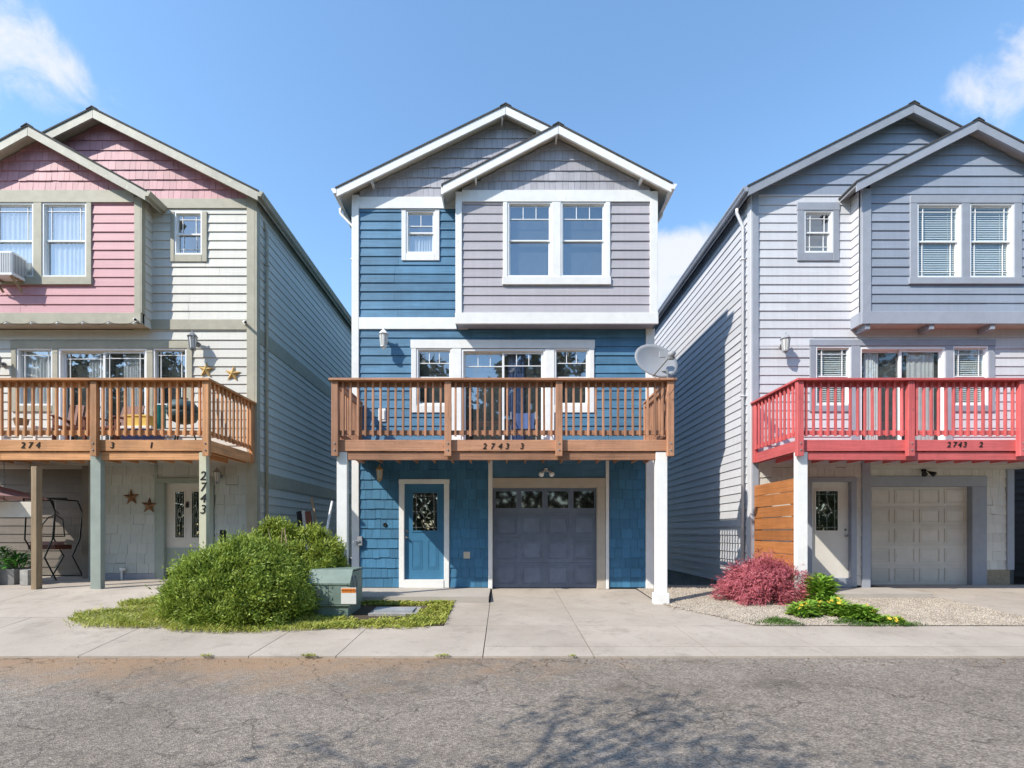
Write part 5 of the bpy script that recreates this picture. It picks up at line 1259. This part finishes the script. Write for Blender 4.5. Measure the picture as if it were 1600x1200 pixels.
# ================================================================== VEGETATION
def leaf_mesh(name, P, Nrm, Dir, Ln, Wd, mat, parent=None, bend=.25, label=None, shape='diamond'):
    """one folded leaf per row: P base, Dir growing direction, Nrm up side"""
    n = len(P); Dir = Dir/np.linalg.norm(Dir, axis=1, keepdims=True)
    Sd = np.cross(Dir, Nrm); Sd /= np.maximum(np.linalg.norm(Sd, axis=1, keepdims=True), 1e-6); Up = np.cross(Sd, Dir)
    Ln = np.asarray(Ln).reshape(-1, 1)*np.ones((n, 1)); Wd = np.asarray(Wd).reshape(-1, 1)*np.ones((n, 1))
    mid = P+Dir*Ln*.45+Up*Ln*.06
    tip = P+Dir*Ln-Up*Ln*bend
    V = np.stack([P, mid+Sd*Wd*.5, tip, mid-Sd*Wd*.5], 1).reshape(-1, 3)
    c = (V.min(0)+V.max(0))/2
    me = bpy.data.meshes.new(name); me.vertices.add(4*n); me.vertices.foreach_set('co', (V-c).astype(np.float32).ravel())
    me.loops.add(4*n); me.loops.foreach_set('vertex_index', np.arange(4*n, dtype=np.int32)); me.polygons.add(n); me.polygons.foreach_set('loop_start', np.arange(0, 4*n, 4, dtype=np.int32))
    me.materials.append(mat); me.update(calc_edges=True); me.validate()
    o = bpy.data.objects.new(name, me); o.location = c
    return put(o, parent)
def unit(rng, n):
    v = rng.normal(size=(n, 3)); return v/np.linalg.norm(v, axis=1, keepdims=True)
def dome_foliage(rng, c, rx, ry, rz, nclump, per, clump_r, zmin=-.15, lobe=.12, inner=.0, up=.35, tight=.75):
    """leaf positions and directions in clumps over a lumpy dome"""
    u = unit(rng, nclump*3); u = u[u[:, 2] > zmin][:nclump]
    lob = 1+lobe*np.sin(u[:, 0]*5.1+1)*np.cos(u[:, 1]*4.3)+lobe*.7*np.sin(u[:, 2]*9+u[:, 0]*7)
    rad = lob*(1-inner*rng.random(len(u)))
    C = np.array(c)+u*np.array([rx, ry, rz])*rad[:, None]
    P = np.repeat(C, per, 0)+rng.normal(size=(len(C)*per, 3))*clump_r*np.repeat(.6+.7*rng.random(len(C)), per)[:, None]
    cd = u+unit(rng, len(u))*.7; cd[:, 2] += up
    D_ = np.repeat(cd, per, 0)+unit(rng, len(P))*tight
    return P, D_, np.repeat(u, per, 0)
def trim_ground(P, *A):
    z = np.array([gz(a, b) for a, b in P[:, :2]]); k = P[:, 2] > z+.005
    return (P[k],)+tuple(a[k] for a in A)
def stems(mb, c, n, r, h, rng, spread=1.0, rad=.012):
    for k in range(n):
        a = rng.random()*6.283; q = rng.random()**.5*r*spread
        p0 = Vector((c[0]+.1*math.cos(a), c[1]+.1*math.sin(a), c[2])); p2 = Vector((c[0]+q*math.cos(a), c[1]+q*math.sin(a), c[2]+h*(.6+.4*rng.random())))
        p1 = (p0+p2)/2+Vector((rng.normal()*.08, rng.normal()*.08, .1)); mb.tube([p0, p1, p2], [rad, rad*.7, rad*.35], 5)
def big_shrub():
    rng = np.random.default_rng(3); b = G(376, 986); c = (X(384, b.y+.95), b.y+.95, b.z)
    B = thing('shrub', c, 'big rounded bright green shrub by the pavement left of the transformer', 'shrub')
    P1, D1, U1 = dome_foliage(rng, (c[0], c[1], c[2]+.32), 1.17, .97, 1.0, 620, 95, .075, zmin=-.4, lobe=.06, inner=.13, tight=.5)
    P2, D2, U2 = dome_foliage(rng, (c[0], c[1], c[2]+.28), 1.0, .82, .82, 260, 60, .12, zmin=-.3, lobe=.07, inner=.35)
    P = np.concatenate([P1, P2]); D_ = np.concatenate([D1, D2]); U = np.concatenate([U1, U2]); P, D_, U = trim_ground(P, D_, U); n = len(P)
    leaf_mesh('foliage', P, U+unit(rng, n)*.5, D_, .045+.035*rng.random(n), .015+.012*rng.random(n), M['leaf_bush'], B)
    m = MB(); stems(m, c, 26, .8, 1.1, rng); m.build('branches', M['bark'], B)
big_shrub()
def rear_shrub():
    rng = np.random.default_rng(5); y = -1.9; x = X(466, y); z0 = gz(x, y); zt = Z(812, y)
    B = thing('shrub', (x, y, z0), 'looser shrub with bare twigs showing, behind the big rounded one', 'shrub')
    Ps, Ds, Us = [], [], []
    for px, py, r, yy in ((432, 826, .20, -1.9), (412, 846, .26, -2.1), (455, 838, .24, -1.8), (492, 838, .20, -1.8), (515, 858, .24, -1.9), (505, 880, .28, -2.1), (470, 866, .32, -2.1), (440, 866, .34, -2.2), (523, 884, .2, -1.9), (480, 895, .34, -2.2)):
        p, d, u = dome_foliage(rng, (X(px, yy), yy, Z(py, yy)), r, r*.9, r*.72, 46, 34, .05, zmin=-.7, lobe=.15, inner=.4, up=.6); Ps.append(p); Ds.append(d); Us.append(u)
    P, D_, U = np.concatenate(Ps), np.concatenate(Ds), np.concatenate(Us); n = len(P)
    leaf_mesh('foliage', P, U+unit(rng, n)*.5, D_, .06+.04*rng.random(n), .016+.012*rng.random(n), M['leaf_shrub'], B)
    m = MB(); stems(m, (x-.3, y, z0), 14, .8, 1.15, rng, rad=.014)
    for px in (428, 440, 447, 452): m.tube([(X(px+6, -2.3), -2.3, z0+.3), (X(px, -2.32), -2.35, Z(860, -2.3)), (X(px-3+random.uniform(-6, 6), -2.3), -2.32, Z(826, -2.3))], [.012, .009, .005], 5)
    m.build('branches', M['twig'], B)
rear_shrub()
def maple():
    rng = np.random.default_rng(9); b = G(1195, 946); c = (X(1197, b.y+.45), b.y+.45, b.z)
    B = thing('maple_shrub', c, 'low weeping Japanese maple with feathery dark red leaves on the gravel', 'maple')
    P1, D1, U1 = dome_foliage(rng, (c[0], c[1], c[2]+.22), .80, .60, .62, 300, 52, .07, zmin=-.15, lobe=.16, inner=.25, up=-.25)
    P2, D2, U2 = dome_foliage(rng, (c[0]-.10, c[1], c[2]+.12), .84, .55, .38, 120, 46, .07, zmin=-.1, lobe=.2, inner=.2, up=-.4)
    P = np.concatenate([P1, P2]); D_ = np.concatenate([D1, D2]); U = np.concatenate([U1, U2]); P, D_, U = trim_ground(P, D_, U); n = len(P)
    leaf_mesh('foliage', P, U+unit(rng, n)*.5, D_, .06+.05*rng.random(n), .010+.010*rng.random(n), M['leaf_maple'], B)
    m = MB(); m.tube([(c[0], c[1], c[2]-.02), (c[0]+.03, c[1], c[2]+.25), (c[0]-.05, c[1], c[2]+.5)], [.05, .04, .025], 8); stems(m, (c[0], c[1], c[2]+.2), 26, .8, .55, rng, rad=.012); m.build('trunk', M['bark'], B)
maple()
def leafy(name, pts, h, spread, n, mat, label, cat, ln=(.10, .18), wd=(.03, .06), flowers=0, seed=1, group=None):
    rng = np.random.default_rng(seed); B = thing(name, pts[0], label, cat, group); P, D_ = [], []
    for p in pts:
        k = n//len(pts); a = rng.random(k)*6.283; r = rng.random(k)**.6*spread; zz = rng.random(k)
        P.append(np.stack([p[0]+r*np.cos(a)*(1-.6*zz), p[1]+r*np.sin(a)*(1-.6*zz), p[2]+.01+zz*h*(1-.3*r/spread)], 1))
        D_.append(np.stack([np.cos(a), np.sin(a), .5+.6*rng.random(k)], 1)+unit(rng, k)*.45)
    P, D_ = np.concatenate(P), np.concatenate(D_); m = len(P)
    leaf_mesh('foliage', P, np.tile([0, 0, 1.], (m, 1))+unit(rng, m)*.4, D_, ln[0]+(ln[1]-ln[0])*rng.random(m), wd[0]+(wd[1]-wd[0])*rng.random(m), mat, B, bend=.3)
    if flowers:
        mb = MB()
        for k in range(6):
            b_ = k*math.pi/3; d = Vector((math.cos(b_), math.sin(b_), .15)); e = Vector((-math.sin(b_), math.cos(b_), 0)); mb.add([(0, 0, 0), d*.024+e*.012, d*.037, d*.024-e*.012], [(0,1,2,3)])
        fm = mesh_of('flower', mb.V, mb.F, M['petal'])
        for _ in range(flowers):
            p = pts[rng.integers(len(pts))]; a = rng.random()*6.283; r = rng.random()**.6*spread
            o = bpy.data.objects.new('flower', fm); o.location = (p[0]+r*math.cos(a), p[1]+r*math.sin(a), p[2]+h*(.75+.5*rng.random()))
            o.rotation_euler = Vector((math.cos(a)*.4, -.6, .8)).to_track_quat('Z', 'Y').to_euler(); put(o, B)
    mb = MB()
    for p in pts: stems(mb, p, 5, spread*.6, h*.8, rng, rad=.006)
    mb.build('stems', M['leaf_green'], B)
gp_ = lambda px, py: tuple(G(px, py))
leafy('leafy_plant', [gp_(1288, 944), gp_(1276, 946), gp_(1282, 950)], .60, .23, 900, M['leaf_green'], 'tall broad-leaved green plant right beside the red maple', 'plant', ln=(.12, .22), wd=(.04, .07), seed=11)
leafy('flowering_plant', [gp_(1262, 962), gp_(1250, 964), gp_(1277, 960)], .20, .17, 800, M['leaf_green'], 'low yellow-flowered plant in front of the red maple', 'plant', flowers=12, seed=12)
leafy('flowering_plant', [gp_(1315, 964), gp_(1335, 968), gp_(1352, 971), gp_(1300, 956)], .22, .20, 1500, M['leaf_green'], 'spreading yellow-flowered plant trailing right along the pavement edge', 'plant', flowers=15, seed=13)
leafy('flowering_plant', [gp_(1388, 973), gp_(1400, 975)], .08, .13, 350, M['leaf_green'], 'smallest yellow-flowered clump, rightmost on the gravel edge', 'plant', ln=(.06, .1), wd=(.02, .035), flowers=6, seed=14)
leafy('potted_plant', [(pl1[0], pl1[1], pl1[2]-.03)], .32, .25, 150, M['leaf_hosta'], 'bright green strap-leaved plant growing in the dark planter', 'plant', ln=(.2, .34), wd=(.03, .05), seed=15)
leafy('potted_plant', [(pl2[0]+.1, pl2[1], pl2[2]-.03)], .4, .3, 170, M['leaf_hosta'], 'bushy plant in the concrete planter at the left edge', 'plant', ln=(.12, .2), wd=(.03, .05), seed=16)

def blades(name, regions, n, h, mat, seed, w=.010, kind='stuff', lean=.5, ragged=.12):
    rng = np.random.default_rng(seed); P = []
    tot = sum((max(p[0] for p in r)-min(p[0] for p in r))*(max(p[1] for p in r)-min(p[1] for p in r)) for r in regions)
    for r in regions:
        xs_ = [p[0] for p in r]; ys_ = [p[1] for p in r]; k = int(n*(max(xs_)-min(xs_))*(max(ys_)-min(ys_))/tot)
        q = np.stack([rng.uniform(min(xs_), max(xs_), k), rng.uniform(min(ys_), max(ys_), k)], 1)
        ins = np.zeros(k, bool); m = len(r); qq = q+rng.normal(size=q.shape)*ragged*.5
        for i in range(m):
            (xa, ya), (xb, yb) = r[i], r[(i+1) % m]
            cr = ((ya > qq[:, 1]) != (yb > qq[:, 1])) & (qq[:, 0] < (xb-xa)*(qq[:, 1]-ya)/((yb-ya) if abs(yb-ya) > 1e-9 else 1e-9)+xa); ins ^= cr
        P.append(q[ins])
    P = np.concatenate(P)
    # tufts: thin out by a smooth pattern
    dens = .5+.5*np.sin(P[:, 0]*7.3+2*np.sin(P[:, 1]*5.1))*np.cos(P[:, 1]*8.7+P[:, 0]*3.1); keep = rng.random(len(P)) < .45+.55*dens
    P = P[keep]; dens = dens[keep]; k = len(P)
    z = np.array([gz(a, b) for a, b in P])+.008; B = np.column_stack([P, z]); a = rng.random(k)*6.283
    D_ = np.column_stack([np.cos(a)*lean, np.sin(a)*lean, .6+.6*rng.random(k)])
    o = leaf_mesh(name, B, np.column_stack([np.cos(a)*-1, np.sin(a)*-1, np.full(k, .3)]), D_, h*(.5+.8*rng.random(k))*(.6+.6*dens), w*(.7+.7*rng.random(k)), mat, None, bend=.25)
    return tag(o, kind=kind)
reg = lambda pts: [g(*p) for p in pts]
o = blades('grass', [reg([(108, 968), (150, 955), (215, 952), (262, 944), (275, 985), (180, 982), (120, 978)]), reg([(185, 943), (255, 936), (258, 946), (190, 951)]), reg([(262, 960), (500, 960), (505, 984), (265, 988)])], 30000, .10, M['grass'], 21, w=.014)
tag(o, 'yellow-green weedy grass around the foot of the big shrub', 'grass')
o = blades('groundcover', [reg([(498, 958), (560, 972), (640, 966), (676, 948), (700, 937), (708, 950), (690, 976), (640, 982), (500, 984)]), reg([(562, 935), (700, 935), (706, 946), (655, 948), (585, 947), (562, 947)])], 26000, .08, M['grass'], 22, w=.022, lean=.8)
tag(o, 'yellow-green groundcover around the vault lid beside the porch', 'groundcover')
o = blades('turf', [reg([(1178, 977), (1205, 969), (1240, 971), (1256, 979)]), reg([(1300, 976), (1330, 968), (1400, 974), (1450, 978), (1350, 980)])], 7000, .07, M['turf'], 23)
tag(o, 'short green turf patches on the gravel edge', 'turf')
rngw = np.random.default_rng(31)
tufts = []
for px, sz in ((326, .07), (485, .11), (692, .09), (893, .05)):
    q = G(px, 1023.5); tufts.append([(q.x-sz, CURB_Y-.05), (q.x+sz, CURB_Y-.05), (q.x+sz, CURB_Y+.02), (q.x-sz, CURB_Y+.02)])
o = blades('weeds', tufts, 420, .04, M['grass'], 24, ragged=.03, lean=.7); tag(o, 'small weeds sprouting along the kerb joint', 'weeds')

# pebbles
def pebbles():
    rng = np.random.default_rng(17); n = 36000
    P = np.column_stack([rng.uniform(3.1, 9.05, n), rng.uniform(WALK_Y, -.03, n)])
    lim = 3.12+(-1.85-P[:, 1])*(.95/1.5); k = (P[:, 0] > np.where(P[:, 1] < -1.85, lim+rng.normal(size=n)*.06, 3.1)) & ~((P[:, 0] > 6.2) & (P[:, 1] > -1.18)); P = P[k]
    Q = np.column_stack([rng.uniform(3.45, 5.68, 4000), rng.uniform(0, 2.6, 4000)]); P = np.concatenate([P, Q]); n = len(P)
    z = np.array([gz(a, b) for a, b in P])+.014
    base = np.array([[1,0,0],[-1,0,0],[0,1,0],[0,-1,0],[0,0,1],[0,0,-1.]]); tri = np.array([[0,2,4],[2,1,4],[1,3,4],[3,0,4],[2,0,5],[1,2,5],[3,1,5],[0,3,5]])
    sz = (.008+.012*rng.random(n)**2)[:, None, None]; sc = np.stack([1+.5*rng.random(n), 1+.3*rng.random(n), .6+.3*rng.random(n)], 1)[:, None, :]
    V = base[None]*sz*sc*(1+.25*rng.normal(size=(n, 6, 1))); a = rng.random(n)*6.283; ca, sa = np.cos(a)[:, None], np.sin(a)[:, None]
    V = np.stack([V[..., 0]*ca-V[..., 1]*sa, V[..., 0]*sa+V[..., 1]*ca, V[..., 2]], -1)+np.column_stack([P, z])[:, None, :]
    F = (tri[None]+np.arange(n)[:, None, None]*6).reshape(-1, 3)
    me = bpy.data.meshes.new('gravel'); V = V.reshape(-1, 3); c = (V.min(0)+V.max(0))/2
    me.vertices.add(len(V)); me.vertices.foreach_set('co', (V-c).astype(np.float32).ravel()); me.loops.add(len(F)*3); me.loops.foreach_set('vertex_index', F.astype(np.int32).ravel())
    me.polygons.add(len(F)); me.polygons.foreach_set('loop_start', np.arange(0, len(F)*3, 3, dtype=np.int32)); me.materials.append(M['pebble']); me.update(calc_edges=True)
    o = bpy.data.objects.new('gravel', me); o.location = c; put(o); tag(o, 'pale beige gravel between the driveways', 'gravel', kind='stuff')
pebbles()

# ================================================================== TREES across the street (their shade and reflections reach the picture)
def tree(x, y, h, r, seed, nleaf, label, group='street trees across the road'):
    rng = np.random.default_rng(seed); T = thing('street_tree', (x, y, -.3), label, 'tree', group); mb = MB(); tips = []
    def grow(p, d, ln, rad, depth):
        q = p+d*ln; m = (p+q)/2+Vector(rng.normal(size=3)*ln*.06); mb.tube([p, m, q], [rad, rad*.85, rad*.68], 6 if depth > 2 else 4)
        if depth == 0: tips.append(q); return
        if depth <= 2: tips.append(m)
        for _ in range(3 if depth > 3 else int(rng.integers(2, 4))):
            nd = (d+Vector(rng.normal(size=3))*.50+Vector((0, 0, .12))).normalized(); grow(q, nd, ln*(.68+.14*rng.random()), rad*.62, depth-1)
    grow(Vector((x, y, -.4)), Vector((0, 0, 1)), h*.27, h*.018, 5); mb.build('trunk', M['bark'], T)
    C = np.array([tuple(t) for t in tips]); idx = rng.integers(len(C), size=nleaf); P = C[idx]+rng.normal(size=(nleaf, 3))*.16
    leaf_mesh('crown', P, unit(rng, nleaf), unit(rng, nleaf), .07+.06*rng.random(nleaf), .05, M['leaf_tree'], T)
tree(-4.6, -11.05, 7.6, 2, 41, 3200, 'thinly leaved street tree nearest the camera position, across the road')
for i, (tx, ty, th) in enumerate(((-12, -19, 10), (-4.5, -21, 11), (2.5, -20, 10), (9.5, -22, 12))):
    tree(tx, ty, th, 3, 50+i, 3500, ['sparse tree at the far left of the row across the road', 'taller sparse tree second in the row across the road', 'sparse tree third in the row across the road', 'tallest tree at the right of the row across the road'][i])

def woods():
    rng = np.random.default_rng(77); n = 42000
    P = np.column_stack([rng.uniform(-46, 46, n), rng.uniform(-36, -26, n), np.zeros(n)])
    top = 15.0+2.2*np.sin(P[:, 0]*.55)+1.4*np.sin(P[:, 0]*1.37+1)+1.0*np.sin(P[:, 0]*3.1)
    P[:, 2] = -.3+top*(1-rng.random(n)**1.6*1.0)
    o = leaf_mesh('woods', P, unit(rng, n), unit(rng, n), .5+.6*rng.random(n), .35+.3*rng.random(n), M['leaf_tree'], None)
    tag(o, 'belt of woodland beyond the street trees across the road', 'woods', kind='stuff')
woods()

def kerb_litter():
    rng = np.random.default_rng(5); n = 420
    x = rng.uniform(-8.5, 9.5, n); y = CURB_Y-.03-np.abs(rng.normal(size=n))*.25
    P = np.column_stack([x, y, np.full(n, -.321)]); D_ = unit(rng, n); D_[:, 2] *= .15; N_ = np.tile([0, 0, 1.], (n, 1))
    o = leaf_mesh('leaf_litter', P, N_, D_, .02+.03*rng.random(n), .012+.012*rng.random(n), M['litter'], None, bend=-.15)
    tag(o, 'dry leaf litter scattered on the road along the kerb', 'leaf litter', kind='stuff')
M['litter'] = leaf_mat('dry_leaves', (.10,.06,.03), (.26,.15,.07), trans=.1)
kerb_litter()
